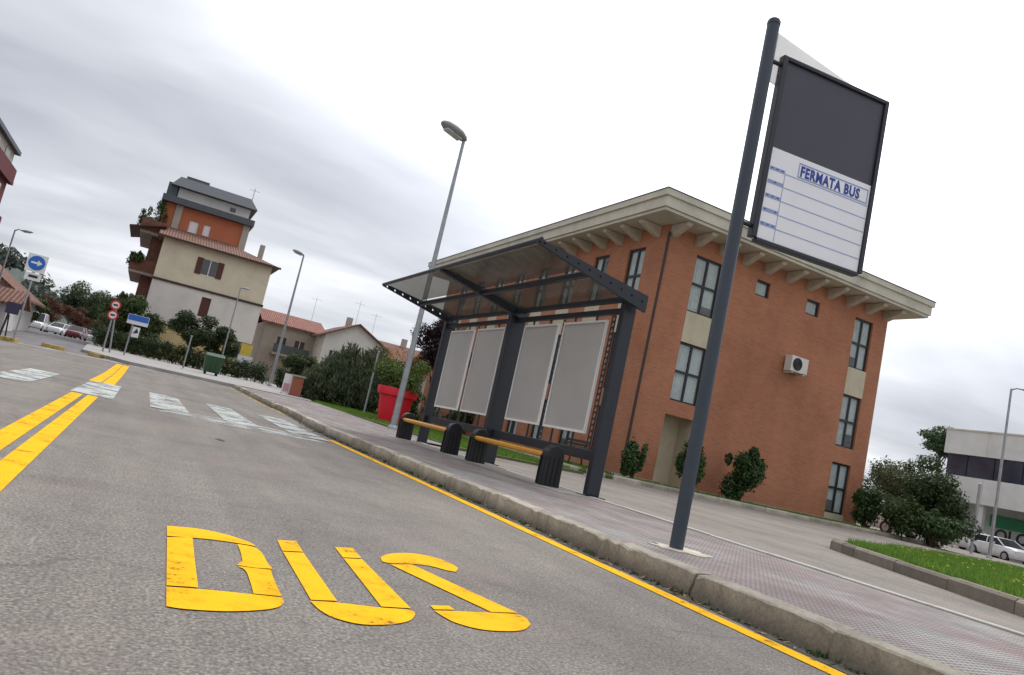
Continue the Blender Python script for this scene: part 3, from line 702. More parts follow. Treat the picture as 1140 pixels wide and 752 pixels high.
for (u0, u1, z0, z1) in ((.475, 1.215, 3.385, 3.397), (.475, 1.215, 3.268, 3.28), (.475, .485, 3.28, 3.385), (1.205, 1.215, 3.28, 3.385)): sbox(bx, u0, u1, z0, z1, FD-.001, FD)
bx.build('title_box', M_bluel, tp_)
text_part('FERMATA BUS', .122, sg(.497, 3.289, FD), U, (0,0,1), M_blue, tp_, 'lettering', bold=.0045, sx=.735)
for z in (4.15, 2.75): MB().tube([sg(.04, z), sg(.14, z)], .018, 10).build('bracket', M_black, sgn)
a2 = RAD(5.2); U2 = Vector((math.cos(a2), math.sin(a2), 0)); N2 = Vector((U2.y, -U2.x, 0))
c2 = pb+U2*.53-N2*.0+Vector((0,0,4.22-.14+.0))
MB().obox(pb+U2*.585+Vector((0,0,4.20-.14)), U2*.525, N2*.004, Vector((0,0,.22))).build('rear_plate', M_opal, sgn)

# ------------------------------------------------------------------ bus shelter
XB, ZP_ = 5.66, .14
PY = [8.42, 11.82, 15.12]
sh = thing('bus_shelter', 'anthracite bus shelter with smoked cantilever roof and four frosted panels', 'bus shelter', (XB, 11.8, ZP_))
for yy, hx, hy in ((PY[0], .10, .055), (PY[1], .15, .075), (PY[2], .10, .055)):
    b = MB().box(XB-hx, XB+hx, yy-hy, yy+hy, ZP_+.012, 2.86); b.build('post', M_anth, sh, bevel=.012)
    MB().box(XB-hx-.06, XB+hx+.06, yy-hy-.06, yy+hy+.06, ZP_-.02, ZP_+.0125).build('base_plate', M_anth, sh)
def perforated(o, e1, e2, e3, n, hole, hw=.5):
    """plate from origin o: e1 long side (n cells), e2 cross vector at start/end (pair), e3 thickness; one octagonal hole per cell"""
    o, e1, e3 = Vector(o), Vector(e1), Vector(e3); vs = []; fs = []
    def P(s, t): c0 = Vector(e2[0]); c1 = Vector(e2[1]); return o+e1*s+(c0*(1-s)+c1*s)*t
    for i in range(n):
        s0, s1 = i/n, (i+1)/n; sm = (s0+s1)/2
        bd = [(s0,0),(sm,0),(s1,0),(s1,.5),(s1,1),(sm,1),(s0,1),(s0,.5)]
        wd = (Vector(e2[0])*(1-sm)+Vector(e2[1])*sm).length; ls = e1.length/n
        rr = hole
        ho = []
        for k in range(8):
            an = math.radians(225+45*k); ho.append((sm+math.cos(an)*rr/e1.length, .5+math.sin(an)*rr/wd))
        base = len(vs)
        for off in (0, 1): vs += [P(*q)+e3*off for q in bd]+[P(*q)+e3*off for q in ho]
        for k in range(8):
            k2 = (k+1) % 8
            fs.append((base+k, base+k2, base+8+k2, base+8+k)); fs.append((base+16+k, base+24+k, base+24+k2, base+16+k2)); fs.append((base+8+k, base+8+k2, base+24+k2, base+24+k))
            if k in (0, 1, 4, 5) or (k in (2, 3) and i == n-1) or (k in (6, 7) and i == 0): fs.append((base+k, base+16+k, base+16+k2, base+k2))
    return vs, fs
XF, ZF, ZR = 4.0, 3.18, 2.86
for yy, th in ((8.22, .05), (11.70, .10), (14.95, .05)):
    rear = Vector((XB+.13, yy-th/2, ZR+.08)); fro = Vector((XF-.02, yy-th/2, ZF+.02))
    e1 = fro-rear
    vs_, fs_ = perforated(rear, e1, ((0,0,-.23), (0,0,-.065)), (0, th, 0), 10, .024 if yy > 14 else .016)
    MB().add(vs_, fs_).build('roof_beam', M_anth, sh)
slope = Vector((XB-XF, 0, ZR-ZF))
def roofp(t, yy, dz=0): p = Vector((XF, yy, ZF))+slope*t; p.z += dz; return p
MB().tube([roofp(0, 8.16), roofp(0, 15.02)], .032, 10).build('front_rail', M_anth, sh, smooth=40)
for t_, nm in ((.50, 'purlin'), (.93, 'rear_purlin')):
    for y0, y1 in ((8.26, 11.64), (11.76, 14.92)):
        c = (roofp(t_, y0)+roofp(t_, y1))/2; c.z -= .045; MB().obox(c, (.03, 0, -.005), (0, (y1-y0)/2, 0), (0, 0, .03)).build(nm, M_anth, sh)
for t0, t1 in ((.015, .485), (.515, .985)):
    for y0, y1 in ((8.25, 11.66), (11.74, 14.93)):
        b = MB(); b.prism([roofp(t0, y0, .025), roofp(t1, y0, .025), roofp(t1, y1, .025), roofp(t0, y1, .025)], (0, 0, .008)); b.build('roof_panel', M_roofglass, sh)
bays = [((PY[0]+.06, PY[1]-.08), [(8.87, 10.07), (10.24, 11.42)]), ((PY[1]+.08, PY[2]-.06), [(12.2, 13.42), (13.6, 14.84)])]
for (y0, y1), pans in bays:
    MB().box(XB-.03, XB+.03, y0, y1, 2.67, 2.755).build('upper_rail', M_anth, sh, bevel=.006)
    MB().box(XB-.03, XB+.03, y0, y1, .60, .74).build('lower_rail', M_anth, sh, bevel=.006)
    for p0, p1 in pans:
        pn = MB()
        for (ya, yb, za, zb) in ((p0, p1, .950, .985), (p0, p1, 2.57, 2.60), (p0, p0+.0285, .985, 2.57), (p1-.0285, p1, .985, 2.57)): pn.box(XB-.018, XB+.018, ya, yb, za, zb)
        f_ = pn.build('panel_frame', mat('pale_aluminium', (.86, .855, .84), .5, .04, 6, .02, 0), sh)
        MB().box(XB-.006, XB+.006, p0+.029, p1-.029, .986, 2.569).build('frosted_sheet', M_frost, f_)
        for q in (p0+.3, p1-.3): 
            MB().box(XB-.012, XB+.012, q-.012, q+.012, 2.60, 2.669).build('hanger', M_black, f_); MB().box(XB-.012, XB+.012, q-.012, q+.012, .741, .955).build('hanger', M_black, f_)
    for ys_ in (y0+.02 if False else None,):
        pass
    strips = [((pans[0][1]+pans[1][0])/2, .075)]
    strips.append((pans[0][0]-.10, .11))
    for yc, wd in strips:
        vs_, fs_ = perforated((XB+.028, yc-wd/2, .742), (0, 0, 1.926), ((0, wd, 0), (0, wd, 0)), (.006, 0, 0), 22, wd*.28)
        MB().add(vs_, fs_).build('perforated_strip', M_anth, sh)
MB().box(XB-.7, 5.54, 8.1, 15.5, .10, .146).build('shelter_slab', M_slab, pave)

def bench(y0, y1, label):
    t = thing('bench', label, 'bench', (5.22, (y0+y1)/2, ZP_), 'benches under the bus shelter')
    for yy in (y0, y1):
        hw, hh, th = .135, .56, .085
        pr = [(5.22-hw*1.08, 0), (5.22+hw*1.08, 0), (5.22+hw, hh-hw)]+[(5.22+hw*math.cos(k*math.pi/10), hh-hw+hw*math.sin(k*math.pi/10)) for k in range(1, 10)]+[(5.22-hw, hh-hw)]
        b = MB().prism([(x, yy-th, ZP_+z) for x, z in pr], (0, th*2, 0)); pl = b.build('pillar', M_black, t, bevel=.012)
        for sx in (-.07, 0, .07):
            MB().box(5.22+sx-.012, 5.22+sx+.012, yy-th-.012, yy-th+.002, ZP_+.02, ZP_+.40).build('rib', M_black, pl)
            MB().box(5.22-hw-.022, 5.22-hw+.004, yy+sx*.8-.012, yy+sx*.8+.012, ZP_+.02, ZP_+.40).build('rib', M_black, pl) if sx else None
    b = MB(); z = ZP_+.41
    pr = [(-.13, -.02), (-.10, -.045), (.10, -.045), (.13, -.02), (.135, .01), (.11, .03), (-.11, .03), (-.135, .01)]
    b.prism([(5.22+x, y0+.02, z+zz) for x, zz in pr], (0, y1-y0-.04, 0)); b.build('seat', M_seat, t, smooth=35)
bench(8.85, 11.30, 'nearer low bench with yellow seat and black rounded pillars under the shelter')
bench(12.45, 15.05, 'farther low bench with yellow seat under the shelter, beside the red planter')

# ------------------------------------------------------------------ street lamps
def lamp(base, top, r0, r1, armv, label, head=(.45, .16, .11), group='street lamps', seed=0):
    base, top = Vector(base), Vector(top); t = thing('street_lamp', label, 'street lamp', base, group)
    MB().tube([base-Vector((0,0,.1)), base.lerp(top, .35), top], [r0, r0*.8, r1], 14).build('pole', M_galv, t, smooth=50)
    MB().lathe([(r0*1.7, -.02), (r0*1.7, .05), (r0*1.1, .12)], base, 14).build('base_collar', M_galv, t, smooth=40)
    av = Vector(armv); hp = top+av
    MB().tube([top-Vector((0,0,.05)), top+av*.4+Vector((0,0,.05)), hp], [r1, r1*.8, r1*.7], 8).build('arm', M_galv, t, smooth=50)
    ax = av.normalized(); n = 12; vs = []; fs = []; L, Wd, Hh = head
    side_ = ax.cross(Vector((0,0,1))).normalized(); up = Vector((0,0,1))
    prof = [(-.95, .25), (-.8, .6), (-.4, .95), (.1, 1.0), (.6, .8), (.88, .45), (1, .08)]
    for s, q in prof: vs += [hp+ax*(L*.55+L*s*.9)+side_*(Wd*q*math.cos(2*math.pi*k/n))+up*(Hh*q*math.sin(2*math.pi*k/n)*(1 if math.sin(2*math.pi*k/n) > 0 else .55)) for k in range(n)]
    for i in range(len(prof)-1): fs += [(i*n+k, i*n+(k+1) % n, (i+1)*n+(k+1) % n, (i+1)*n+k) for k in range(n)]
    fs += [tuple(range(n))[::-1], tuple(range((len(prof)-1)*n, len(prof)*n))]
    hd = MB().add(vs, fs).build('lamp_head', M_lampgrey, t, smooth=60)
    MB().obox(hp+ax*L*.6-up*Hh*.5, ax*L*.5, side_*Wd*.5, up*.02).build('lens', M_lens, hd)
    return t
lb = onZ(437, 478, .14)
lamp(lb, (lb.x+.08, lb.y+.05, 9.2), .10, .05, (-.10, -.02, .02), 'tall grey street lamp in front of the red planter', head=(.56, .27, .2))
l2 = Vector((7.05, 46.2, S(7, 46)+.2)); tt = onY(333, 283, 46.2)
lamp(l2, (l2.x, l2.y, tt.z), .10, .05, (-.12, 0, .02), 'grey street lamp between the cream building and the grey house', head=(.42, .2, .14))
p = onY(268, 321, 49); lamp((p.x-.0, 49, G(49)+.1), (p.x, 49, p.z), .06, .035, (.15, 0, .02), 'slim short street lamp standing before the cream apartment building', head=(.3, .14, .08))
p = onY(17, 256, 46); lamp((p.x, 46, G(46)), (p.x, 46, p.z), .06, .035, (.35, 0, .04), 'thin street lamp behind the white house at the far left', head=(.32, .14, .08))
p = onX(1126, 433, 38); lamp((38, p.y, S(38, 20)), (38, p.y, p.z), .085, .05, (.25, -.5, .0), 'street lamp beside the white car near the white office building', head=(.4, .17, .1))
# bare grey posts
def post(x, y, z0, z1, r, label):
    t = thing('metal_post', label, 'post', (x, y, z0), 'bare grey posts')
    MB().tube([(x, y, z0-.1), (x, y, z1)], r, 10).build('shaft', M_galv, t, smooth=50); MB().lathe([(r*1.15, 0), (r*1.15, .03), (r*.4, .045)], (x, y, z1-.01), 10).build('cap', M_galv, t)
    MB().lathe([(r*2.4, -.02), (r*2.2, .03), (r*1.1, .05)], (x, y, z0), 10).build('footing', M_conc, t)
p = onY(405, 460, 31.5); q = onY(421, 392, 31.5); post(p.x, 31.5, S(p.x, 31.5)+.05, q.z, .045, 'thin grey post on the grass just left of the red planter')
p = onY(203, 412, 41); q = onY(211, 374, 41); post(p.x, 41, G(41)+.12, q.z, .04, 'thin grey post on the far pavement left of the green bin')
p = onX(1083, 600, 36); q = onX(1094, 540, 36); post(36, p.y, S(36, 20), q.z, .07, 'bare grey post left of the white car')

# ------------------------------------------------------------------ red planter
pc = Vector((8.46, 26.2, .14)); pl = thing('planter', 'large red plastic flowerpot holding a green shrub behind the lamp post', 'planter', pc)
MB().lathe([(.46, 0), (.49, .03), (.63, 1.02), (.65, 1.03), (.73, 1.05), (.75, 1.30), (.735, 1.33), (.67, 1.33), (.65, 1.2), (.05, 1.18)], pc, 36).build('pot', M_red, pl, smooth=35)
MB().lathe([(.645, 1.16), (.4, 1.22), (.05, 1.24)], pc, 20).build('soil', M_soil, pl)
r = np.random.default_rng(5)
cl = crown_clumps((pc.x, pc.y, pc.z+1.95), (1.05, 1.05, .8), 14, r, 1.0, (.3, .5)); v, q = leaf_cloud(cl, 9000, .085, r); 
t = thing('planter_shrub', 'bushy green shrub with orange berries growing out of the red flowerpot', 'shrub', (pc.x, pc.y, pc.z+1.2)); b = MB()
for c_ in cl[:8]: b.tube([(pc.x, pc.y, pc.z+1.15), Vector((pc.x, pc.y, pc.z+1.5)).lerp(Vector(c_[:3]), .5), c_[:3]], [.03, .02, .006], 6)
b.build('stem', M_bark, t); np_mesh('crown', v, q, L_pot, t)
v, q = leaf_cloud([(pc.x-.15, pc.y, pc.z+2.55, .7, .7, .28), (pc.x+.6, pc.y, pc.z+2.1, .4, .4, .3)], 900, .06, r); np_mesh('berries', v, q, L_orange, t)

# ------------------------------------------------------------------ brick building
BX0, BX1, BY0, BY1, BZ0, BZT = 14.4, 25.8, 20.0, 40.0, .26, 8.80
bb = thing('brick_building', 'three-storey orange brick building with wide concrete eaves and dark framed windows', 'building', (BX0, BY0, .15))
def wall_open(o, ux, uz, W, H, ops, depth_dir, depth):
    """wall face with real openings; returns verts/faces incl. reveals. ops: (u0,u1,z0,z1)"""
    us = sorted({0, W, *[u for p in ops for u in p[:2]]}); zs = sorted({0, H, *[z for p in ops for z in p[2:]]})
    vs = []; fs = []; o, ux, uz, dd = Vector(o), Vector(ux), Vector(uz), Vector(depth_dir)*depth
    def quad(a, b_, c, d): n = len(vs); vs.extend((a, b_, c, d)); fs.append((n, n+1, n+2, n+3))
    P = lambda u, z: o+ux*u+uz*z
    for i in range(len(us)-1):
        for j in range(len(zs)-1):
            um, zm = (us[i]+us[i+1])/2, (zs[j]+zs[j+1])/2
            if any(p[0] < um < p[1] and p[2] < zm < p[3] for p in ops): continue
            quad(P(us[i], zs[j]), P(us[i+1], zs[j]), P(us[i+1], zs[j+1]), P(us[i], zs[j+1]))
    for u0, u1, z0, z1 in ops:
        for (a, b_) in (((u0,z0),(u1,z0)), ((u1,z0),(u1,z1)), ((u1,z1),(u0,z1)), ((u0,z1),(u0,z0))):
            quad(P(*a), P(*b_), P(*b_)+dd, P(*a)+dd)
    return vs, fs
zw3 = (6.14, 8.14); zw2 = (3.03, 5.06); zw1 = (.48, 2.40)
R_ops = [(15.78-BX0, 16.98-BX0, *zw3), (15.78-BX0, 16.98-BX0, *zw2), (23.95-BX0, 25.0-BX0, *zw3), (23.95-BX0, 25.0-BX0, *zw2), (23.95-BX0, 25.0-BX0, *zw1),
         (18.65-BX0, 19.32-BX0, 7.54, 8.12), (21.24-BX0, 21.94-BX0, 7.54, 8.12), (15.72-BX0, 17.05-BX0, .27, 2.54)]
R_ops = [(a, b_, c-BZ0, d-BZ0) for a, b_, c, d in R_ops]
cols = [(21.10+2.25*k, 22.10+2.25*k) for k in range(8)]
L_ops = [(a-BY0, b_-BY0, z0-BZ0, z1-BZ0) for a, b_ in cols for z0, z1 in (zw3, zw2, zw1)]
v1, f1 = wall_open((BX0, BY0, BZ0), (1,0,0), (0,0,1), BX1-BX0, BZT-BZ0, R_ops, (0,1,0), .16)
v2, f2 = wall_open((BX0, BY0, BZ0), (0,1,0), (0,0,1), BY1-BY0, BZT-BZ0, L_ops, (1,0,0), .16)
b = MB().add(v1, f1).build('wall', M_brick, bb); b = MB().add(v2, f2).build('wall', M_brick, bb)
b = MB(); b.poly([(BX1, BY0, BZ0), (BX1, BY1, BZ0), (BX1, BY1, BZT), (BX1, BY0, BZT)]); b.poly([(BX0, BY1, BZ0), (BX1, BY1, BZ0), (BX1, BY1, BZT), (BX0, BY1, BZT)]); b.build('wall', M_brick, bb)
MB().box(BX0-.03, BX1+.03, BY0-.03, BY1, .05, BZ0-.001).build('plinth', M_plinth, bb)
MB().box(BX0+.9, BX1-.5, BY0+.9, BY1-.5, .3, 8.6).build('interior', M_room, bb)
def window(o, ux, dd, W, H, rows=2, colsn=2, curtain=True, seed=0):
    """o: lower corner on the wall face; frame set back; dd points inward"""
    o, ux, dd = Vector(o), Vector(ux), Vector(dd); uz = Vector((0,0,1)); rr = random.Random(seed)
    fw = .065; b = MB()
    def bar(u0, u1, z0, z1, d0=.08, d1=.14): b.obox(o+ux*((u0+u1)/2)+uz*((z0+z1)/2)+dd*((d0+d1)/2), ux*((u1-u0)/2), uz*((z1-z0)/2), dd*((d1-d0)/2))
    bar(0, fw, 0, H); bar(W-fw, W, 0, H); bar(fw, W-fw, 0, fw); bar(fw, W-fw, H-fw, H)
    for k in range(1, colsn): bar(W*k/colsn-fw*.6, W*k/colsn+fw*.6, fw, H-fw, .075, .135)
    if rows == 2: bar(fw, W-fw, H*.5-fw*.6, H*.5+fw*.6, .07, .13)
    fo = b.build('window', M_frame, bb)
    rs = [(fw, H-fw)] if rows == 1 else [(fw, H*.5-fw*.6), (H*.5+fw*.6, H-fw)]
    for k in range(colsn):
        u0 = fw if k == 0 else W*k/colsn+fw*.6; u1 = W-fw if k == colsn-1 else W*(k+1)/colsn-fw*.6
        for z0, z1 in rs:
            b2 = MB(); tl = rr.uniform(-.004, .004); b2.obox(o+ux*((u0+u1)/2)+uz*((z0+z1)/2)+dd*.115, ux*((u1-u0)/2)+dd*tl, uz*((z1-z0)/2), dd*.003); b2.build('pane', M_pane, fo)
        if curtain and rr.random() < .92:
            # pleated curtain behind each leaf
            n = 14; vs = []; fs = []; zt_ = fw if rr.random() < .6 else H*rr.uniform(.1, .3)
            for i in range(n+1):
                q = o+ux*(u0+(u1-u0)*i/n)+dd*(.165+.018*math.sin(i*2.1+k)+rr.uniform(-.006, .006)); vs += [q+uz*zt_, q+uz*(H-fw)]
            fs = [(2*i, 2*i+2, 2*i+3, 2*i+1) for i in range(n)]
            MB().add(vs, fs).build('curtain', M_curtain, fo)
    b3 = MB(); b3.obox(o+ux*(W/2)+dd*.04-uz*.0, ux*(W/2-.002), dd*.075, uz*.018); 
    return fo
sd = 0
for (u0, u1, z0, z1) in R_ops[:7]:
    sd += 1; small = (u1-u0) < .8
    window((BX0+u0, BY0, BZ0+z0), (1,0,0), (0,1,0), u1-u0, z1-z0, 1 if small else 2, 1 if small else 2, True, sd)
for (u0, u1, z0, z1) in L_ops:
    sd += 1; window((BX0, BY0+u0, BZ0+z0), (0,1,0), (1,0,0), u1-u0, z1-z0, 2, 2, True, sd)
for u0, u1 in ((15.78, 16.98), (23.95, 25.0)):
    MB().box(u0, u1, BY0-.012, BY0+.05, 5.062, 6.138).build('spandrel_panel', M_span, bb)
MB().box(23.95, 25.0, BY0-.012, BY0+.05, BZ0+.002, .478).build('spandrel_panel', M_span, bb)
for a_, b_ in cols: MB().box(BX0-.012, BX0+.05, a_, b_, 5.062, 6.138).build('spandrel_panel', M_span, bb)
# porch recess with beige walls and dark glazed door
b = MB(); x0, x1, z0, z1, dp = 15.72, 17.05, .262, 2.54, .85
b.poly([(x0, BY0+dp, z0), (x1, BY0+dp, z0), (x1, BY0+dp, z1), (x0, BY0+dp, z1)]); b.poly([(x1, BY0+.161, z0), (x1, BY0+dp, z0), (x1, BY0+dp, z1), (x1, BY0+.161, z1)])
b.poly([(x0, BY0+.161, z0), (x0, BY0+dp, z0), (x0, BY0+dp, z1), (x0, BY0+.161, z1)]); b.poly([(x0, BY0+.161, z1), (x0, BY0+dp, z1), (x1, BY0+dp, z1), (x1, BY0+.161, z1)]); b.poly([(x0, BY0+.161, z0), (x0, BY0+dp, z0), (x1, BY0+dp, z0), (x1, BY0+.161, z0)])
pr_ = b.build('porch', M_span, bb)
dr = MB().box(x0+.04, x0+.55, BY0+dp-.06, BY0+dp-.01, 1.35, 2.5).build('side_light', M_frame, pr_)
# eaves: soffit slab, stepped fascia, corbels
OV = 1.0
MB().box(BX0-OV, BX1+OV, BY0-OV, BY1+OV, 8.80, 8.90).build('soffit', M_eave, bb)
b = MB()
def ring(x0, x1, y0, y1, z0, z1, t):
    b.box(x0, x1, y0, y0+t, z0, z1); b.box(x0, x1, y1-t, y1, z0, z1); b.box(x0, x0+t, y0+t, y1-t, z0, z1); b.box(x1-t, x1, y0+t, y1-t, z0, z1)
ring(BX0-OV-.06, BX1+OV+.06, BY0-OV-.06, BY1+OV+.06, 8.91, 9.26, .3); b.build('fascia', M_eave, bb)
b = MB(); ring(BX0-OV-.13, BX1+OV+.13, BY0-OV-.13, BY1+OV+.13, 9.262, 9.47, .35); b.build('cornice', M_eave, bb)
b = MB(); ring(BX0-OV-.15, BX1+OV+.15, BY0-OV-.15, BY1+OV+.15, 9.472, 9.50, .4); b.build('roof_flashing', M_dkfascia, bb)
b = MB(); e = OV-.2; cx0, cx1, cy0, cy1 = BX0-e, BX1+e, BY0-e, BY1+e; mx = (cx0+cx1)/2; hw = (cx1-cx0)/2
b.add([(cx0,cy0,9.45),(cx1,cy0,9.45),(cx1,cy1,9.45),(cx0,cy1,9.45),(mx,cy0+hw,10.3),(mx,cy1-hw,10.3)], [(0,1,4),(1,2,5,4),(2,3,5),(3,0,4,5)]); rf = b.build('roof', M_tileD, bb)
c_ = Vector((24.2, 21.2, 9.9)); MB().lathe([(.55, -.6), (.55, .05), (.45, .3), (.2, .42), (.02, .45)], c_, 16).build('roof_vent', M_dkfascia, rf, smooth=50)
def corbel():
    prf = [(0, -.02), (0, -.42), (.12, -.40), (.78, -.12), (.84, -.02)]
    b = MB(); n = len(prf); wd = .12; vs = []; 
    for s_, k in ((-1, 1), (-.75, 1.0), (.75, 1.0), (1, 1)):
        for d_, z in prf: vs.append((s_*wd, -d_, z*(.86 if abs(s_) == 1 and z < -.05 else 1)))
    fs = []
    for i in range(3): fs += [(i*n+j, i*n+(j+1) % n, (i+1)*n+(j+1) % n, (i+1)*n+j) for j in range(n)]
    fs += [tuple(range(n))[::-1], tuple(range(3*n, 4*n))]
    return b.add(vs, fs).build('corbel', M_corbel)
cb0 = corbel(); first = True
spots = [((14.62+1.1*k, BY0), 0) for k in range(11)]+[((BX0, 20.55+1.1*k), -math.pi/2) for k in range(18)]
for (x, yv), rz in spots:
    o = cb0 if first else cb0.copy()
    if not first: C.objects.link(o)
    first = False; o.parent = bb; o.location = Vector((x, yv, 8.80))-ORG[bb.name]; o.rotation_euler = (0, 0, rz)
# downpipe at the corner
MB().tube([(BX0+.02, BY0-.07, 8.5), (BX0-.03, BY0-.07, .3)], .05, 10).build('downpipe', M_pipe, bb, smooth=40)
# air conditioner
ac = thing('air_conditioner', 'white air conditioner unit on brackets on the brick wall', 'air conditioner', (21.1, BY0-.02, 5.2))
x0, x1 = 20.55, 21.40; yb, yf = BY0-.08, BY0-.42
MB().box(x0, x1, yf, yb, 5.18, 5.76).build('casing', M_acw, ac, bevel=.02)
MB().lathe([(.21, 0), (.21, .012)], (0,0,0), 20)
b = MB(); cxx, czz = 20.85, 5.47
for rr_ in (.23, .17, .11, .05): b.tube([(cxx+rr_*math.cos(k*.3142), yf-.012, czz+rr_*math.sin(k*.3142)) for k in range(21)], .007, 5, False)
b.build('fan_grille', M_frame, ac)
MB().prism([(cxx+.235*math.cos(k*.3927), yf-.004, czz+.235*math.sin(k*.3927)) for k in range(16)], (0, .003, 0)).build('fan_opening', M_frame, ac)
for xx in (20.68, 21.27): MB().box(xx-.02, xx+.02, yf+.02, BY0-.001, 5.12, 5.175).build('bracket', M_acw, ac)

# shrubs in front of it
for (px, py, Yd, R, n_, sd_, lab) in ((703, 536, 18.7, (.44, .42, .58), 3000, 31, 'leftmost small green shrub against the brick building corner'),
                              (764, 547, 18.8, (.45, .42, .76), 3200, 32, 'green shrub half hidden behind the bus stop pole'),
                              (821, 560, 18.8, (.72, .7, .92), 6500, 33, 'largest laurel shrub in front of the blank brick wall'),
                              (962, 588, 19.0, (.62, .6, .72), 3600, 34, 'loose leafy shrub at the right corner of the brick building')):
    p = onY(px, py, Yd); bush('laurel_shrub', lab, (p.x, Yd, .19), R, L_bush, n_, .13, 11, sd_, 'shrubs along the brick building', lift=.02)

# ------------------------------------------------------------------ apartment building (far left)
AY = 58.0; az = G(AY)+.1
ap = thing('apartment_building', 'cream three-storey house with brown tiled roof, an orange upper block behind', 'building', (3, AY, az))
ax0, ax1 = -.75, 6.85
def aw(z0, z1, material, ops=()):
    v_, f_ = wall_open((ax0, AY, z0), (1,0,0), (0,0,1), ax1-ax0, z1-z0, [(a-ax0, b_-ax0, c-z0, d-z0) for a, b_, c, d in ops], (0,1,0), .2)
    b = MB().add(v_, f_); b.poly([(ax0, AY, z0), (ax0, AY+10, z0), (ax0, AY+10, z1), (ax0, AY, z1)]); b.poly([(ax1, AY, z0), (ax1, AY+10, z0), (ax1, AY+10, z1), (ax1, AY, z1)]); return b.build('wall', material, ap)
aw(az-.3, 3.05, M_yellow_r); aw(3.05, 6.08, M_white_r, [(2.7, 3.35, 4.2, 5.62)]); aw(6.08, 9.1, M_cream, [(2.15, 3.15, 7.2, 8.32)])
MB().box(ax0-.08, ax1+.08, AY-.08, AY+10, 6.0, 6.16).build('string_course', M_pipe, ap)
MB().box(ax0-.05, ax1+.05, AY-.05, AY+10, 3.0, 3.09).build('string_course', M_brownwood, ap)
f_ = MB().box(2.15, 3.15, AY+.1, AY+.16, 7.2, 8.32).build('window', M_panefar, ap)
for k in (2.62, ): MB().box(k, k+.06, AY+.05, AY+.1, 7.2, 8.32).build('mullion', M_wplate, f_)
for x0 in (1.72, 3.16): 
    s_ = MB().box(x0, x0+.42, AY-.06, AY-.01, 7.15, 8.36).build('shutter', M_brownwood, ap)
MB().box(2.7, 3.35, AY+.08, AY+.13, 4.2, 5.62).build('closed_shutter', M_brownwood, ap)
# lower tiled roof
b = MB(); o_ = .55
b.add([(ax0-.4, AY-o_, 9.12), (ax1+o_, AY-o_, 9.12), (ax1+o_, AY+10, 9.12), (ax0-.4, AY+10, 9.12), (ax0-.4, AY+4.5, 10.6), (ax1-3.0, AY+4.5, 10.6)], [(0,1,5,4), (1,2,5), (2,3,4,5), (0,4,3), (0,3,2,1)])
rf = b.build('roof', M_tileB, ap); MB().box(ax0-.42, ax1+o_+.02, AY-o_-.03, AY-o_, 9.0, 9.16).build('gutter', M_pipe, rf)
p = onY(291, 281, AY+2); MB().box(p.x-.18, p.x+.18, AY+1.9, AY+2.3, 9.4, 10.85).build('chimney', M_grey_r, rf)
# upper orange block, set back
TY = 62.5; k_ = TY/58
tx0, tx1 = -1.25*k_, 4.45*k_
def zt(z): return CAMH+(z-CAMH)*k_
v_, f_ = wall_open((tx0, TY, zt(9.0)), (1,0,0), (0,0,1), tx1-tx0, zt(11.55)-zt(9.0), [(1.95, 2.6, zt(9.9)-zt(9), zt(10.75)-zt(9)), (3.0, 3.5, zt(9.95)-zt(9), zt(10.75)-zt(9))], (0,1,0), .2)
b = MB().add(v_, f_); b.poly([(tx0, TY, zt(1)), (tx0, TY+12, zt(1)), (tx0, TY+12, zt(11.55)), (tx0, TY, zt(11.55))]); b.poly([(tx1, TY, zt(9)), (tx1, TY+12, zt(9)), (tx1, TY+12, zt(11.55)), (tx1, TY, zt(11.55))]); b.build('upper_wall', M_orange_r, ap)
for xx, wd in ((1.95, .65), (3.0, .5)): MB().box(tx0+xx, tx0+xx+wd, TY+.1, TY+.15, zt(9.9), zt(10.75)).build('window', M_wplate, ap)
for xx in (tx0+.75, tx1-.35): MB().box(xx, xx+.5, TY-.12, TY-.003, zt(9.0), zt(11.55)).build('pillar', M_grey_r, ap)
MB().box(tx0-.35, tx1+.35, TY-.6, TY+12, zt(11.55), zt(12.0)).build('terrace_fascia', M_dkfascia, ap)
MB().box(tx0+.6, tx1-.1, TY+.6, TY+11, zt(12.0), zt(12.95)).build('attic_wall', M_whitewall, ap)
MB().box(tx0-.2, tx0+.5, TY+.4, TY+2.0, zt(12.0), zt(13.1)).build('attic_wall', M_dkfascia, ap)
b = MB(); x0, x1, y0, y1 = tx0+.0, tx1+.35, TY-.1, TY+11.5
b.add([(x0,y0,zt(12.9)),(x1,y0,zt(12.9)),(x1,y1,zt(12.9)),(x0,y1,zt(12.9)),(x0+.5,y0+.8,zt(13.75)),(x1-.6,y0+.8,zt(13.75)),(x1-.6,y1-1,zt(13.75)),(x0+.5,y1-1,zt(13.75))], [(0,3,2,1),(4,5,6,7),(0,1,5,4),(1,2,6,5),(2,3,7,6),(3,0,4,7)])
rf = b.build('mansard_roof', M_dkfascia, ap)
MB().box(x0+.9, x0+2.6, y0+.9, y0+2.2, zt(13.7), zt(13.95)).build('roof_plant', M_dkfascia, rf)
b = MB(); q = Vector((tx1-.1, TY+2, zt(13.7))); b.tube([q, q+Vector((0,0,1.3))], .03, 6); b.tube([q+Vector((-.4,0,1.1)), q+Vector((.4,0,1.1))], .02, 5); b.build('aerial', M_galv, rf)
MB().box(tx1-1.6, tx1-1.2, TY+.54, TY+.59, zt(12.35), zt(12.65)).build('window', M_panefar, ap)
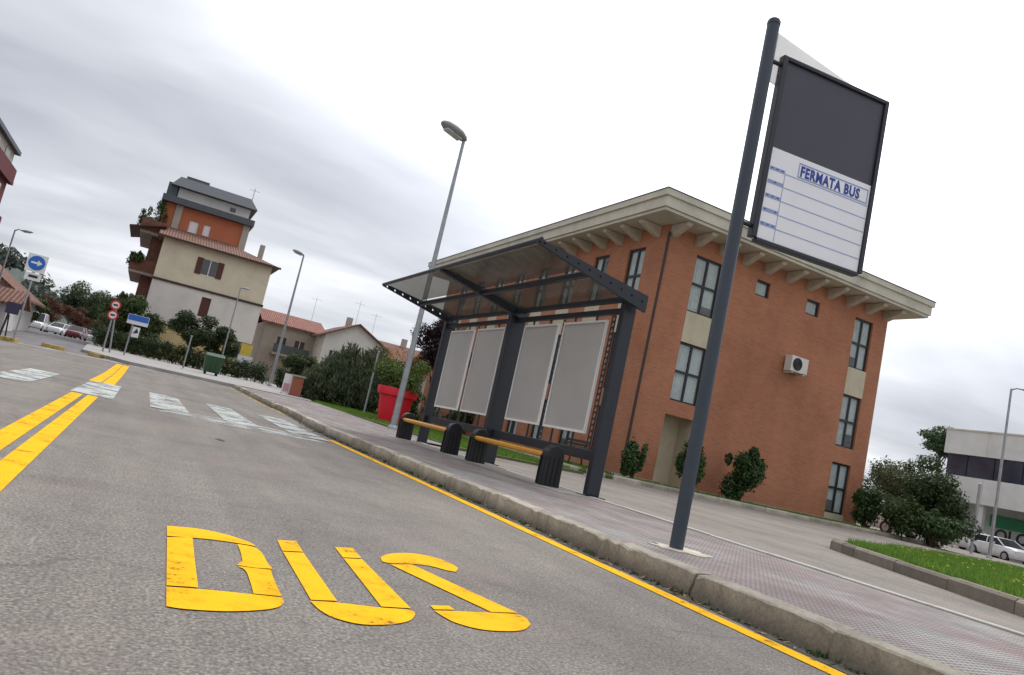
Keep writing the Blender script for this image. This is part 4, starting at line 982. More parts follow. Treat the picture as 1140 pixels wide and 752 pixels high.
# balconies down the left flank
for k, zb in enumerate((3.3, 6.3, 9.3)):
    sl_ = MB().box(tx0-1.1, ax0-.02, AY+2.2, AY+11, zb, zb+.18).build('balcony', M_grey_r, ap)
    MB().box(tx0-1.15, tx0-1.08, AY+2.2, AY+11, zb+.18, zb+1.05).build('railing', M_brownbrick, sl_); MB().box(tx0-1.08, ax0-.05, AY+2.15, AY+2.2, zb+.18, zb+1.05).build('railing', M_brownbrick, sl_)
    if k == 2:
        MB().prism([(tx0-1.8, AY+1.6, zb+.1), (ax0-.02, AY+1.6, zb+.75), (ax0-.02, AY+1.6, zb+.85), (tx0-1.8, AY+1.6, zb+.2)], (0, 6, 0)).build('awning', M_brownwood, sl_)
MB().box(tx0-.25, ax0-.005, AY+3.2, AY+11, az, 9.28).build('flank_wall', M_brownbrick, ap)
for k, (zb, xo, yo, Rr, sd_) in enumerate(((3.48, -.75, 2.6, (.5, .6, .55), 3), (6.48, -.8, 2.6, (.55, .7, .6), 4), (9.48, -.75, 3.2, (.6, .8, .75), 5), (9.48, -.35, 4.6, (.6, .9, 1.15), 6))):
    bush('balcony_plant', ('leafy plant on the lowest balcony of the apartment building', 'leafy plant on the middle balcony of the apartment building', 'leafy plant on the top balcony beside the orange wall', 'tall climbing plant against the left edge of the orange wall')[k], (tx0+xo, AY+yo, zb), tuple(q*1.25 for q in Rr), L_mid, 1800, .18, 9, sd_, 'plants on the balconies', stems=3, lift=-.05, cat='plant')

# ------------------------------------------------------------------ other houses
def house(name, label, x0, x1, y0, y1, z0, ze, zr, axis, wm, rm, wins=(), over=.4, chim=None, cat='house'):
    t = thing(name, label, cat, ((x0+x1)/2, y0, z0))
    v_, f_ = wall_open((x0, y0, z0), (1,0,0), (0,0,1), x1-x0, ze-z0, [(a-x0, b_-x0, c-z0, d-z0) for a, b_, c, d in wins], (0,1,0), .15)
    b = MB().add(v_, f_)
    for xx in (x0, x1): b.poly([(xx, y0, z0), (xx, y1, z0), (xx, y1, ze), (xx, y0, ze)])
    b.poly([(x0, y1, z0), (x1, y1, z0), (x1, y1, ze), (x0, y1, ze)])
    if axis == 'y': mx = (x0+x1)/2; b.poly([(x0, y0, ze), (x1, y0, ze), (mx, y0, zr)]); b.poly([(x0, y1, ze), (x1, y1, ze), (mx, y1, zr)])
    b.build('wall', wm, t); b = MB(); th = .14
    if axis == 'y':
        mx = (x0+x1)/2; s = (zr-ze)/(mx-x0)
        for sx in (-1, 1):
            xe = mx+sx*((x1-x0)/2+over); zz = ze-over*s
            b.prism([(xe, y0-over, zz), (mx, y0-over, zr), (mx, y0-over, zr+th), (xe, y0-over, zz+th)], (0, y1-y0+2*over, 0))
    else:
        my = (y0+y1)/2; s = (zr-ze)/(my-y0)
        for sy in (-1, 1):
            ye = my+sy*((y1-y0)/2+over); zz = ze-over*s
            b.prism([(x0-over, ye, zz), (x0-over, my, zr), (x0-over, my, zr+th), (x0-over, ye, zz+th)], (x1-x0+2*over, 0, 0))
    rf = b.build('roof', rm, t)
    for a, b_, c, d in wins:
        f_ = MB().box(a, b_, y0+.08, y0+.12, c, d).build('window', M_panefar, t); MB().box((a+b_)/2-.03, (a+b_)/2+.03, y0+.05, y0+.08, c, d).build('mullion', M_wplate, f_)
    if chim: MB().box(chim[0]-.25, chim[0]+.25, chim[1]-.25, chim[1]+.25, zr-.8, zr+.9).build('chimney', M_grey_r, rf)
    return t
HY = 70; hz = .6
house('grey_house', 'grey-beige house with red tiled roof right of the cream apartment building', 9.0, 14.2, HY, HY+9, hz-.3, 6.0, 7.3, 'x', M_grey_r, M_tileR, [(10.3, 11.1, 3.9, 4.9), (11.9, 12.8, 3.9, 4.9)], .45)
bl = MB().box(10.0, 13.2, HY-.9, HY-.01, 3.2, 3.4); t = thing('balcony', 'small balcony on the grey-beige house', 'balcony', (11.6, HY-.4, 3.2)); bl.build('slab', M_grey_r, t); MB().box(10.0, 13.2, HY-.92, HY-.88, 3.4, 4.2).build('railing', M_dkfascia, t)
house('white_house', 'white house with brown gable roof behind the weeping cedar', 13.6, 19.0, HY-4, HY+5, hz-.3, 5.9, 7.35, 'y', M_whitewall, M_tileB, [(14.3, 15.0, 3.6, 4.6)], .5, (16.3, HY))
house('low_house', 'long low house with terracotta roof behind the planter shrub', 18.6, 31, HY-2, HY+8, hz-.3, 4.9, 7.0, 'x', M_grey_r, M_tileB, [(20, 20.9, 3, 4)], .5, (23, HY+3))
house('gabled_house', 'white gabled house with brown roof at the far left edge', -17.5, -7.0, 48, 58, .2, 2.55, 5.9, 'y', M_whitewall, M_tileB, [], .55)
house('garage', 'low white garage with brown roof at the far left edge', -13.5, -6.4, 44, 47.4, .2, 1.75, 2.35, 'x', M_whitewall, M_tileB, [], .5)
for (px, py, Yd, hgt, lab) in ((348, 352, 71, 1.8, 'roof aerial above the red tiled roof of the grey house'), (393, 372, 68, 3.2, 'tall roof aerial on the white house'), (414, 372, 70, 2.0, 'small roof aerial on the low house')):
    p = onY(px, py, Yd); t = thing('aerial', lab, 'aerial', (p.x, Yd, p.z-.6), 'roof aerials'); MB().tube([(p.x, Yd, p.z-.6), (p.x, Yd, p.z+hgt)], .016, 5).build('mast', M_galv, t)
    b = MB(); b.tube([(p.x-.5, Yd, p.z+hgt*.9), (p.x+.5, Yd, p.z+hgt*.9)], .010, 4)
    for k in range(5): b.tube([(p.x-.4+k*.2, Yd-.25, p.z+hgt*.9), (p.x-.4+k*.2, Yd+.25, p.z+hgt*.9)], .006, 4)
    b.build('antenna', M_galv, t)
# maroon block at the left edge
rb = thing('maroon_building', 'tall maroon apartment block cut off by the left edge of the picture', 'building', (-9, 36, .1))
b = MB().box(-24, -9.2, 34, 50.6, .0, 8.6); b.build('wall', M_mar, rb)
MB().box(-24, -9.25, 34, 50.5, 8.6, 10.2).build('attic_wall', M_grey_r, rb)
rf = MB().box(-24.2, -9.0, 33.8, 50.8, 10.2, 10.42).build('roof', M_dkfascia, rb)
for z in (3.0, 5.9, 8.75):
    s_ = MB().box(-9.195, -8.95, 35, 50.9, z-.3, z-.1).build('balcony', M_mar, rb); MB().box(-9.03, -8.97, 35, 50.9, z-.1, z+.6).build('railing', M_mar, s_)
for k in range(5):
    for z in (3.3, 6.2): f_ = MB().box(-9.199, -9.17, 36+k*3, 37.2+k*3, z, z+1.9).build('window', M_panefar, rb)
for k in range(5): MB().box(-9.249, -9.22, 36+k*3, 37.2+k*3, 9.0, 10.0).build('window', M_panefar, rb)
# white office building, right
wb = thing('office_building', 'white flat-roofed office building with dark ribbon window and green shopfront', 'building', (56, 29, -.3))
WX = 56.0; wk = WX/46.0
def wz(z): return CAMH+(z-CAMH)*wk
wy0, wy1 = -8.0, 30.2*wk
MB().box(WX, WX+20, wy0, wy1, wz(5.65), wz(7.12)).build('upper_wall', M_whitewall, wb)
MB().box(WX, WX+20, wy0, wy1, wz(2.78), wz(4.30)).build('lower_wall', M_whitewall, wb)
bd = MB().box(WX+.25, WX+19.8, wy0+.1, wy1-.2, wz(4.30), wz(5.65)).build('ribbon_window', M_band, wb)
for k in range(22): MB().box(WX+.18, WX+.249, -7+k*2.0, -6.93+k*2.0, wz(4.30), wz(5.65)).build('mullion', M_frame, bd)
for k in range(8): MB().box(WX-.008, WX-.002, -5+k*5.5, -4.97+k*5.5, wz(5.66), wz(7.1)).build('panel_joint', M_eave, wb); MB().box(WX-.008, WX-.002, -5+k*5.5, -4.97+k*5.5, wz(2.8), wz(4.28)).build('panel_joint', M_eave, wb)
MB().box(WX-.06, WX+20.1, wy0-.1, wy1+.1, wz(7.12), wz(7.22)).build('roof_coping', M_eave, wb)
MB().box(WX+2.2, WX+19, wy0+.2, wy1-.7, -.6, wz(2.78)).build('ground_floor_wall', M_shopw, wb)
for k in range(7): MB().box(WX+.25, WX+.6, -5+k*6.4, -4.65+k*6.4, -.6, wz(2.78)).build('pillar', M_whitewall, wb)
GX = WX+2.1
p0 = onX(1104, 565, GX); zt0 = onX(1120, 576, GX).z; zt1 = onX(1120, 590, GX).z
g_ = MB().box(GX-.02, GX+.095, p0.y-9, p0.y, zt1, zt0).build('green_fascia', M_shop, wb)
w_ = MB().box(GX, GX+.095, p0.y-9, p0.y+1.0, -.5, zt1-.002).build('shop_wall', M_shopw, wb)
p2 = onX(1106, 601, GX-.01); text_part('OLO', 1.2, (GX-.015, p2.y, p2.z), (0,-1,0), (0,0,1), M_dkprint, w_, 'graffiti', bold=.03, sx=.95)

# ------------------------------------------------------------------ signs at the junction
def plate_disc(c, r, th, n=24): return [(c[0]+r*math.cos(2*math.pi*k/n), c[1], c[2]+r*math.sin(2*math.pi*k/n)) for k in range(n)]
t = thing('traffic_sign', 'square blue keep-right arrow sign on a post at the left traffic island', 'traffic sign', (-4.07, 31.0, G(31)+.12))
MB().tube([(-4.07, 31.0, G(31)), (-4.07, 31.0, 3.3)], .032, 8).build('post', M_galv, t)
pl_ = MB().box(-4.38, -3.76, 30.94, 30.955, 2.66, 3.30).build('plate', M_wplate, t)
MB().prism(plate_disc((-4.07, 30.928, 2.99), .26, 0), (0, .01, 0)).build('blue_disc', M_bluesign, pl_)
b = MB(); cx_, cz_ = -4.07, 2.99
b.prism([(cx_-.17, 30.915, cz_-.035), (cx_+.03, 30.915, cz_-.035), (cx_+.03, 30.915, cz_-.11), (cx_+.18, 30.915, cz_), (cx_+.03, 30.915, cz_+.11), (cx_+.03, 30.915, cz_+.035), (cx_-.17, 30.915, cz_+.035)], (0, .01, 0)); b.build('arrow', M_wplate, pl_)
p2 = MB().box(-4.32, -3.82, 30.94, 30.955, 2.36, 2.63).build('plate', M_wplate, t); MB().box(-4.2, -3.92, 30.93, 30.938, 2.46, 2.55).build('vehicle_symbol', M_dkprint, p2)
t = thing('traffic_sign', 'dark backed sign on a leaning black post at the left picture edge', 'traffic sign', (-4.45, 30.6, G(30.6)+.12))
MB().tube([(-4.45, 30.6, G(30.6)), (-4.35, 30.6, 1.45)], .035, 8).build('post', M_black, t); MB().tube([(-4.30, 30.9, G(30.6)), (-4.35, 30.6, 1.0)], .025, 8).build('strut', M_black, t)
MB().box(-4.5, -4.1, 30.55, 30.58, 1.05, 1.45).build('plate', mat('dark_blue_back', (.03, .03, .07), .5), t)
def round_sign(px, py, bx_, by_, Yd, label, g_='round prohibition signs'):
    p = onY(px, py, Yd); q = onY(bx_, by_, Yd); t = thing('traffic_sign', label, 'traffic sign', (q.x, Yd, G(Yd)+.12), g_)
    MB().tube([(q.x, Yd, G(Yd)), (p.x, Yd, p.z+.25)], .04, 8).build('post', M_galv, t)
    d = MB().prism(plate_disc((p.x, Yd-.06, p.z), 0.24, 0), (0, .012, 0)).build('plate', M_redsign, t)
    MB().prism(plate_disc((p.x, Yd-.072, p.z), .165, 0), (0, .01, 0)).build('face', M_wplate, d); MB().box(p.x-.10, p.x+.10, Yd-.085, Yd-.075, p.z-.04, p.z+.045).build('symbol', M_dkprint, d)
round_sign(129, 340, 122, 393, 41.5, 'higher round red-rimmed sign left of the blue direction sign')
round_sign(125.5, 351, 114, 392, 40.8, 'lower round red-rimmed sign beside the first, on a leaning post')
Yd = 43.0; p = onY(154, 357, Yd); q = onY(147, 396, Yd)
t = thing('direction_sign', 'blue and white direction sign with a white arrow plate below', 'traffic sign', (q.x, Yd, G(Yd)+.12))
MB().tube([(p.x-.2, Yd, G(Yd)), (p.x-.2, Yd, p.z+.3)], .04, 8).build('post', M_galv, t)
d = MB().box(p.x-.5, p.x+.5, Yd-.06, Yd-.045, p.z-.25, p.z+.25).build('plate', M_wplate, t); MB().box(p.x-.48, p.x+.48, Yd-.07, Yd-.062, p.z-.06, p.z+.23).build('blue_field', M_bluesign, d)
p = onY(151, 370, Yd); d = MB().box(p.x-.17, p.x+.17, Yd-.06, Yd-.045, p.z-.28, p.z+.26).build('plate', M_wplate, t); MB().prism([(p.x-.12, Yd-.072, p.z-.1), (p.x+.02, Yd-.072, p.z+.2), (p.x+.13, Yd-.072, p.z-.02)], (0, .01, 0)).build('arrow', M_dkprint, d)
# green wheelie skip
c = Vector((3.28, 41.3, G(41.3)+.13)); t = thing('waste_container', 'green wheeled waste container on the far pavement before the hedge', 'bin', c)
MB().add([(c.x-.55*.68, c.y-.4, c.z+.12), (c.x+.55*.68, c.y-.4, c.z+.12), (c.x+.55*.68, c.y+.4, c.z+.12), (c.x-.55*.68, c.y+.4, c.z+.12), (c.x-.68*.68, c.y-.5, c.z+.95), (c.x+.68*.68, c.y-.5, c.z+.95), (c.x+.68*.68, c.y+.5, c.z+.95), (c.x-.68*.68, c.y+.5, c.z+.95)],
         [(0,3,2,1),(4,5,6,7),(0,1,5,4),(1,2,6,5),(2,3,7,6),(3,0,4,7)]).build('body', M_binG, t, bevel=.03)
MB().add([(c.x-.7*.68, c.y-.52, c.z+.955), (c.x+.7*.68, c.y-.52, c.z+.955), (c.x+.7*.68, c.y+.52, c.z+.955), (c.x-.7*.68, c.y+.52, c.z+.955), (c.x-.66*.68, c.y-.3, c.z+1.10), (c.x+.66*.68, c.y-.3, c.z+1.10), (c.x+.66*.68, c.y+.45, c.z+1.13), (c.x-.66*.68, c.y+.45, c.z+1.13)],
         [(0,3,2,1),(4,5,6,7),(0,1,5,4),(1,2,6,5),(2,3,7,6),(3,0,4,7)]).build('lid', M_binG, t, bevel=.02)
for k in (-.2, 0, .2): MB().box(c.x+k-.03, c.x+k+.03, c.y-.5, c.y-.41, c.z+.2, c.z+.9).build('rib', M_binG, t)
for sx in (-.28, .28):
    for sy in (-.3, .3): MB().tube([(c.x+sx-.04, c.y+sy, c.z+.08), (c.x+sx+.04, c.y+sy, c.z+.08)], .085, 12).build('wheel', M_tyre, t)
# brick gate pillar with white board; yellow and white banner
p = onY(327, 440, 35.5); z0 = S(p.x, 35.5); t = thing('brick_pillar', 'short red brick pillar at the edge of the grass', 'pillar', (p.x, 35.5, z0))
MB().box(p.x-.22, p.x+.26, 35.3, 35.8, z0, z0+1.0).build('shaft', M_brickP, t, bevel=.01); MB().box(p.x-.27, p.x+.31, 35.25, 35.85, z0+1.0, z0+1.07).build('cap', M_edging, t)
p = onY(317, 437, 35.7); t = thing('notice_board', 'white and pink board leaning beside the brick pillar', 'board', (p.x, 35.7, z0)); MB().box(p.x-.2, p.x+.2, 35.6, 35.64, z0+.15, z0+1.05).build('panel', M_wplate, t); MB().box(p.x-.16, p.x+.1, 35.585, 35.598, z0+.25, z0+.6).build('print', mat('pink_print', (.6, .3, .35), .6), t)
for sx in (-.17, .17): MB().box(p.x+sx-.02, p.x+sx+.02, 35.642, 35.68, z0-.05, z0+1.0).build('leg', M_galv, t)
Yd = 50; p = onY(273, 398, Yd); t = thing('banner', 'upright white and yellow banner at the end of the hedge', 'banner', (p.x, Yd, G(Yd)+.1)); MB().box(p.x-.45, p.x+.45, Yd-.02, Yd+.02, G(Yd)+.35, G(Yd)+1.6).build('white_field', M_wplate, t); MB().box(p.x-.4, p.x+.3, Yd-.02, Yd+.02, G(Yd)+1.601, G(Yd)+2.35).build('yellow_field', mat('banner_yellow', (.65, .5, .08), .6), t)
for sx in (-.47, .47): MB().tube([(p.x+sx, Yd+.03, G(Yd)), (p.x+sx, Yd+.03, G(Yd)+2.3)], .025, 6).build('pole', M_galv, t)
# park bench on the building strip
p = onZ(630, 514, .2); c = Vector((12.6, 20.6, .19)); t = thing('park_bench', 'dark wooden park bench behind the bus shelter', 'bench', c)
for sy in (-.6, .6):
    b = MB(); b.tube([(c.x-.25, c.y+sy, c.z), (c.x-.2, c.y+sy, c.z+.25), (c.x-.25, c.y+sy, c.z+.43), (c.x+.2, c.y+sy, c.z+.42), (c.x+.33, c.y+sy, c.z+.85)], .03, 8); b.tube([(c.x+.3, c.y+sy, c.z), (c.x+.2, c.y+sy, c.z+.42)], .03, 8); b.build('leg', M_black, t)
for k in range(4): MB().box(c.x-.26+k*.12, c.x-.16+k*.12, c.y-.75, c.y+.75, c.z+.46, c.z+.49).build('seat_slat', M_wood, t)
for k in range(3): MB().box(c.x+.24+k*.04, c.x+.265+k*.04, c.y-.75, c.y+.75, c.z+.55+k*.11, c.z+.64+k*.11).build('back_slat', M_wood, t)

# ------------------------------------------------------------------ cars
def car(label, loc, rz, col, name='parked_car', L=4.1, H=1.48, van=False, group='cars by the road'):
    pm = mat('car_paint_'+col[0], col[1], .28, .05, 2, 0, 0, .6)
    t = thing(name, label, 'car', loc, group); t.rotation_euler = (0, 0, rz); ORG[t.name] = Vector((0,0,0))
    h = L/2; W = .86
    sec = [(-h, .62, .35, .62, .0, .0), (-h+.06, .76, .26, .78, 0, 0), (-h+.45, .84, .2, .90, 0, 0), (-h+1.25, W, .19, .94, 0, 0), (.1, W, .19, .96, 0, 0), (h-.9, W, .19, .96, 0, 0), (h-.15, .82, .22, .94, 0, 0), (h, .72, .32, .8, 0, 0)]
    vs = []; fs = []; n = 10
    for x, wd, zb, zs, _, _ in sec:
        ring_ = [(-wd*.9, zb), (wd*.9, zb), (wd, zb+.12), (wd*1.02, (zb+zs)/2), (wd*.97, zs-.06), (wd*.88, zs), (-wd*.88, zs), (-wd*.97, zs-.06), (-wd*1.02, (zb+zs)/2), (-wd, zb+.12)]
        vs += [(x, yy, z) for yy, z in ring_]
    for i in range(len(sec)-1): fs += [(i*n+k, i*n+(k+1) % n, (i+1)*n+(k+1) % n, (i+1)*n+k) for k in range(n)]
    fs += [tuple(range(n))[::-1], tuple(range((len(sec)-1)*n, len(sec)*n))]
    bd = MB().add(vs, fs).build('body', pm, t, smooth=40)
    x0, x1, x2, x3 = -h+.95, -h+1.75, h-.75 if not van else h-.3, h-.2 if not van else h-.1
    zs, zr = .92, H; wb_, wt = .80, .62
    vs = [(x0, -wb_, zs), (x3, -wb_, zs), (x2, -wt, zr), (x1, -wt, zr), (x0, wb_, zs), (x3, wb_, zs), (x2, wt, zr), (x1, wt, zr)]
    cb = MB().add(vs, [(0,1,2,3), (7,6,5,4), (3,2,6,7), (0,3,7,4), (1,5,6,2)]).build('cabin', M_carglass, t, bevel=.05)
    MB().add([(x1+.02, -wt-.01, zr-.03), (x2-.02, -wt-.01, zr-.03), (x2-.02, wt+.01, zr-.03), (x1+.02, wt+.01, zr-.03), (x1+.1, -wt+.08, zr+.035), (x2-.1, -wt+.08, zr+.035), (x2-.1, wt-.08, zr+.035), (x1+.1, wt-.08, zr+.035)], [(0,3,2,1),(4,5,6,7),(0,1,5,4),(1,2,6,5),(2,3,7,6),(3,0,4,7)]).build('roof', pm, t, smooth=40)
    for sy in (-1, 1):
        for xa, xb in ((x0, x1), (x3, x2), ((x0+x3)/2-.05, (x1+x2)/2-.05)):
            MB().tube([(xa, sy*(wb_+.005), zs), (xb, sy*(wt+.005), zr)], .035, 6).build('window_pillar', pm, t)
        MB().box(x1-.15, x1-.02, sy*.9-.06, sy*.9+.06, .95, 1.07).build('mirror', pm, t)
        for xx in (-h+.75, h-.72):
            wh = MB().tube([(xx, sy*.72, .31), (xx, sy*.885, .31)], .31, 18).build('wheel', M_tyre, t, smooth=40); MB().tube([(xx, sy*.80, .31), (xx, sy*.893, .31)], .19, 14).build('rim', M_rim, wh, smooth=40)
        MB().obox((-h+.10, sy*.6, .66), (.06, 0, 0), (0, .16, 0), (0, 0, .07)).build('headlight', M_lens, t); MB().obox((h-.03, sy*.62, .76), (.03, 0, 0), (0, .12, 0), (0, 0, .09)).build('tail_light', M_redsign, t)
    MB().box(h-.01, h+.012, -.26, .26, .52, .63).build('number_plate', M_wplate, t)
    return t
def gcar(px, py, Yd): p = onY(px, py, Yd); return (p.x, Yd, G(Yd)+.01)
car('dark red car, nearest of the cars up the street', gcar(86, 371, 102), RAD(82), ('maroon', (.12, .01, .015)))
car('white car left of the dark red car up the street', gcar(66, 367, 108), RAD(76), ('white', (.62, .62, .62)), L=4.3)
car('silver car partly hidden right of the dark red car', gcar(101, 374, 112), RAD(84), ('silver', (.38, .39, .4)))
car('small white van leftmost of the vehicles up the street', gcar(40, 361, 92), RAD(86), ('white', (.62, .62, .62)), H=1.85, van=True, L=3.6)
p = onX(1114, 615, 51); car('white car parked in front of the green shopfront', (51, p.y, S(51, 28)-.06), RAD(72), ('white', (.62, .62, .62)), L=4.0, H=1.36)
p = onX(1088, 610, 52.5); car('second white car seen between the posts left of the parked white car', (52.5, p.y+.5, S(52.5, 28)), RAD(78), ('white', (.62, .62, .62)))
p = onX(975, 586, 33); car('pale car half hidden behind the bushes right of the brick building', (33, p.y, S(33, 25)), RAD(85), ('white', (.62, .62, .62)))

# ------------------------------------------------------------------ trees and hedges
def gz(x, y): return G(y)+.1
p = onY(212, 390, 50); tree('street_tree', 'left dark bushy tree in front of the cream apartment building', (p.x, 50, G(50)+.1), 3.6, (1.45, 1.2, 1.25), L_dark, 9000, .16, 16, 41, .1, group='dark trees before the apartment building')
p = onY(246, 398, 50.5); tree('street_tree', 'right dark bushy tree behind the green waste container', (p.x, 50.5, G(50)+.1), 3.0, (1.25, 1.1, 1.05), L_dark, 7000, .16, 14, 42, .09, group='dark trees before the apartment building')
p = onY(143, 372, 56); tree('street_tree', 'green tree behind the blue direction sign', (p.x, 56, G(56)), 4.1, (2.0, 1.6, 1.9), L_mid, 11000, .2, 18, 43, .14)
p = onY(91, 350, 140); tree('street_tree', 'tall dark conifer-like tree above the parked cars', (p.x, 140, .6), 9.8, (3.9, 3.9, 3.7), L_dark, 9000, .35, 20, 44, .25)
p = onY(124, 345, 150); tree('street_tree', 'rounded olive green tree left of the apartment building', (p.x, 150, .6), 10.2, (4.7, 4.5, 4.2), L_olive, 10000, .4, 22, 45, .3)
for (px, Yd, hgt, R, lf, sd_, lab) in ((74, 130, 5.0, (2.3, 2, 1.3), L_red, 46, 'reddish shrub tree behind the parked cars'), (50, 122, 5.4, (1.9, 1.5, 2.1), L_red, 47, 'reddish brown tree beside the white van'), (27, 70, 3.0, (1.2, 1.3, 1.3), L_mid, 48, 'green tree beside the gabled white house'), (116, 100, 3.6, (2.0, 1.5, 1.6), L_olive, 49, 'olive shrub tree left of the round signs'), (98, 132, 3.8, (3.2, 2, 1.3), L_red, 50, 'low reddish shrub tree under the dark tree')):
    p = onY(px, 365, Yd); tree('roadside_tree', lab, (p.x, Yd, G(Yd)), hgt, R, lf, 4500, .22, 12, sd_, .1)
def hedge(pts, hgt, wd, label, leaf, n, seed):
    r = np.random.default_rng(seed); cl = []; core = MB()
    for (a, c) in zip(pts[:-1], pts[1:]):
        a, c = np.array(a), np.array(c); ln = np.linalg.norm(c-a); k = int(ln/.5)+1
        for i in range(k): 
            q = a+(c-a)*i/k; z = G(q[1])+.1
            for zz in (.3, .7): cl.append((q[0]+r.uniform(-.1,.1), q[1]+r.uniform(-.1,.1), z+hgt*zz+r.uniform(-.05,.08), .42, wd*.5, hgt*.33))
    t = thing('hedge', label, 'hedge', (*pts[0], G(pts[0][1])+.1)); v, q = leaf_cloud(cl, n, .14, r, inner=.2); np_mesh('foliage', v, q, leaf, t)
    b = MB()
    for c_ in cl[::4]: b.tube([(c_[0], c_[1], G(c_[1])), (c_[0], c_[1], G(c_[1])+.1+hgt*.7)], .03, 5)
    b.build('stems', M_bark, t, kind='stuff')
hedge([(-2.6, 53), (1.0, 50), (5.0, 48.4), (7.2, 48.0)], 1.25, 1.0, 'long dark clipped hedge along the far pavement', L_dark, 16000, 61)
hedge([(7.9, 48), (10.6, 50)], 1.3, 1.0, 'short dark hedge behind the second street lamp', L_dark, 7000, 62)
# weeping cedar: drooping strands over a domed frame
def weeping(name, label, base, R, H, leaf, n, seed):
    r = np.random.default_rng(seed); base = Vector(base); t = thing(name, label, 'tree', base); V = []; b = MB()
    b.tube([base, base+Vector((.1, 0, H*.5)), base+Vector((0, 0, H*.92))], [.16, .12, .05], 8)
    ns = 560; per = n//ns
    for i in range(ns):
        a = r.uniform(0, 6.283); rr = r.random()**.5; x, y = base.x+R[0]*rr*math.cos(a), base.y+R[1]*rr*math.sin(a)
        top = base.z+H*(1-.55*rr**2)*(.86+.14*math.sin(a*3+seed)+r.uniform(-.08, .1)); ln = (top-base.z)*r.uniform(.55, 1.0)
        s = r.random(per); px = x+.12*r.normal(size=per)+.15*s*math.cos(a); py = y+.12*r.normal(size=per)+.15*s*math.sin(a); pz_ = top-ln*s
        V.append(np.stack([px, py, np.maximum(pz_, base.z+.05)], 1))
        if i < 22: b.tube([base+Vector((0,0,H*.55)), ((x+base.x)/2, (y+base.y)/2, top+.1), (x, y, top-.2)], [.05, .035, .01], 5)
    b.build('trunk', M_bark, t, smooth=60)
    P = np.concatenate(V); n = len(P); ax = r.normal(size=(n,3))*.3+np.array([0,0,-1]); ax /= np.linalg.norm(ax, axis=1)[:,None]; bx = np.cross(ax, r.normal(size=(n,3))); bx /= np.linalg.norm(bx, axis=1)[:,None]
    s = .2*(.5+r.random(n))[:,None]; v = np.stack([P-ax*s*.5, P+bx*s*.16, P+ax*s*.5, P-bx*s*.16], 1).reshape(-1,3); np_mesh('crown', v, np.arange(4*n).reshape(-1,4), leaf, t)
weeping('weeping_cedar', 'wide dark weeping cedar on the grass left of the red planter', (9.3, 36.5, S(9, 36.5)+.05), (2.3, 2.2), 3.15, L_weep, 36000, 71)
p = onY(337, 405, 44); tree('dark_tree', 'small dark green tree behind the brick pillar', (p.x, 44, S(p.x, 44)), 2.7, (1.1, 1.1, 1.05), L_dark, 6000, .16, 12, 72, .09)
p = onY(402, 425, 44); tree('olive_tree', 'olive green tree behind the weeping cedar', (p.x, 44, S(p.x, 44)), 4.1, (2.2, 1.6, 1.6), L_olive, 9000, .17, 16, 73, .12)
p = onY(430, 430, 38); tree('olive_tree', 'olive tree right behind the planter shrub', (p.x, 38, S(p.x, 38)), 3.0, (1.4, 1.3, 1.15), L_mid, 7000, .15, 14, 74, .1)
p = onY(484, 420, 33); tree('plum_tree', 'dark purple-leaved plum tree behind the bus shelter', (p.x, 33, S(p.x, 33)), 5.9, (1.55, 1.6, 2.2), L_purple, 12000, .14, 20, 75, .11, frac=(.2, .34))
p = onY(458, 455, 30); bush('verge_shrub', 'green shrub between the red planter and the shelter', (p.x, 30, S(p.x, 30)+.05), (1.0, .9, .65), L_mid, 4000, .12, 10, 76)
p = onY(520, 470, 33); bush('verge_shrub', 'low green shrub seen under the left shelter panels', (p.x, 33, S(p.x, 33)+.05), (1.6, .9, .6), L_mid, 4000, .12, 10, 77)
# right side
def rt(px, py, X, **k): p = onX(px, py, X); return (X, p.y, S(X, p.y))
tree('round_bush_tree', 'largest dark round bush tree left of the white office building', rt(1036, 590, 27), 2.95, (1.45, 1.4, 1.5), L_dark, 16000, .12, 24, 81, .1, cz=1.45, frac=(.3, .46))
bush('laurel_bush', 'light green leafy bush low in front of the large dark bush', rt(1040, 598, 25.4), (.75, .8, .55), L_bush, 5000, .12, 12, 82)
bush('laurel_bush', 'leafy bush between the brick building and the large dark bush', rt(1003, 590, 25.0), (.75, .8, .7), L_mid, 5000, .12, 12, 83)
tree('olive_tree', 'grey-green tree behind the bushes right of the brick building', rt(992, 560, 36), 3.7, (2.1, 2.2, 1.7), L_olive, 9000, .16, 16, 84, .12)
tree('dark_tree', 'tall dark tree rising behind the bushes beside the brick building', rt(1004, 560, 50), 6.3, (2.6, 2.6, 2.2), L_dark, 9000, .2, 18, 85, .16)
pz0 = rt(1039, 560, 66); tree('umbrella_pine', 'umbrella pine behind the corner of the white office building', pz0, 10.6, (2.7, 2.7, 1.9), L_pine, 9000, .24, 14, 86, .16, flat=.7)
for k, (px, X, hgt) in enumerate(((980, 60, 3.5), (992, 70, 4.5), (1020, 75, 4.0), (1045, 66, 3.6))):
    p = onX(px, 570, X); tree('far_tree', ('far tree just right of the brick wall edge', 'second far tree from the brick wall edge', 'third far tree from the brick wall edge', 'far tree left of the office building corner')[k], (X, p.y, S(X, p.y)), hgt, (2.8, 3, 1.8), L_olive, 4000, .3, 12, 90+k, .15, group='far trees on the right')
# bare far treeline closing the horizon
r = np.random.default_rng(99); cl = []
for i in range(150):
    x = 60+i*1.5+r.uniform(-2, 2); yy = 130-i*.35+r.uniform(-5, 5); hgt = r.uniform(1.6, 3.2); cl.append((x, yy, hgt*.4, 2.6, 2.6, hgt))
v, q = leaf_cloud(cl, 14000, .7, r, inner=.2); np_mesh('distant_trees', v, q, L_hill, None, label='distant line of trees on the right horizon', cat='trees', kind='stuff')

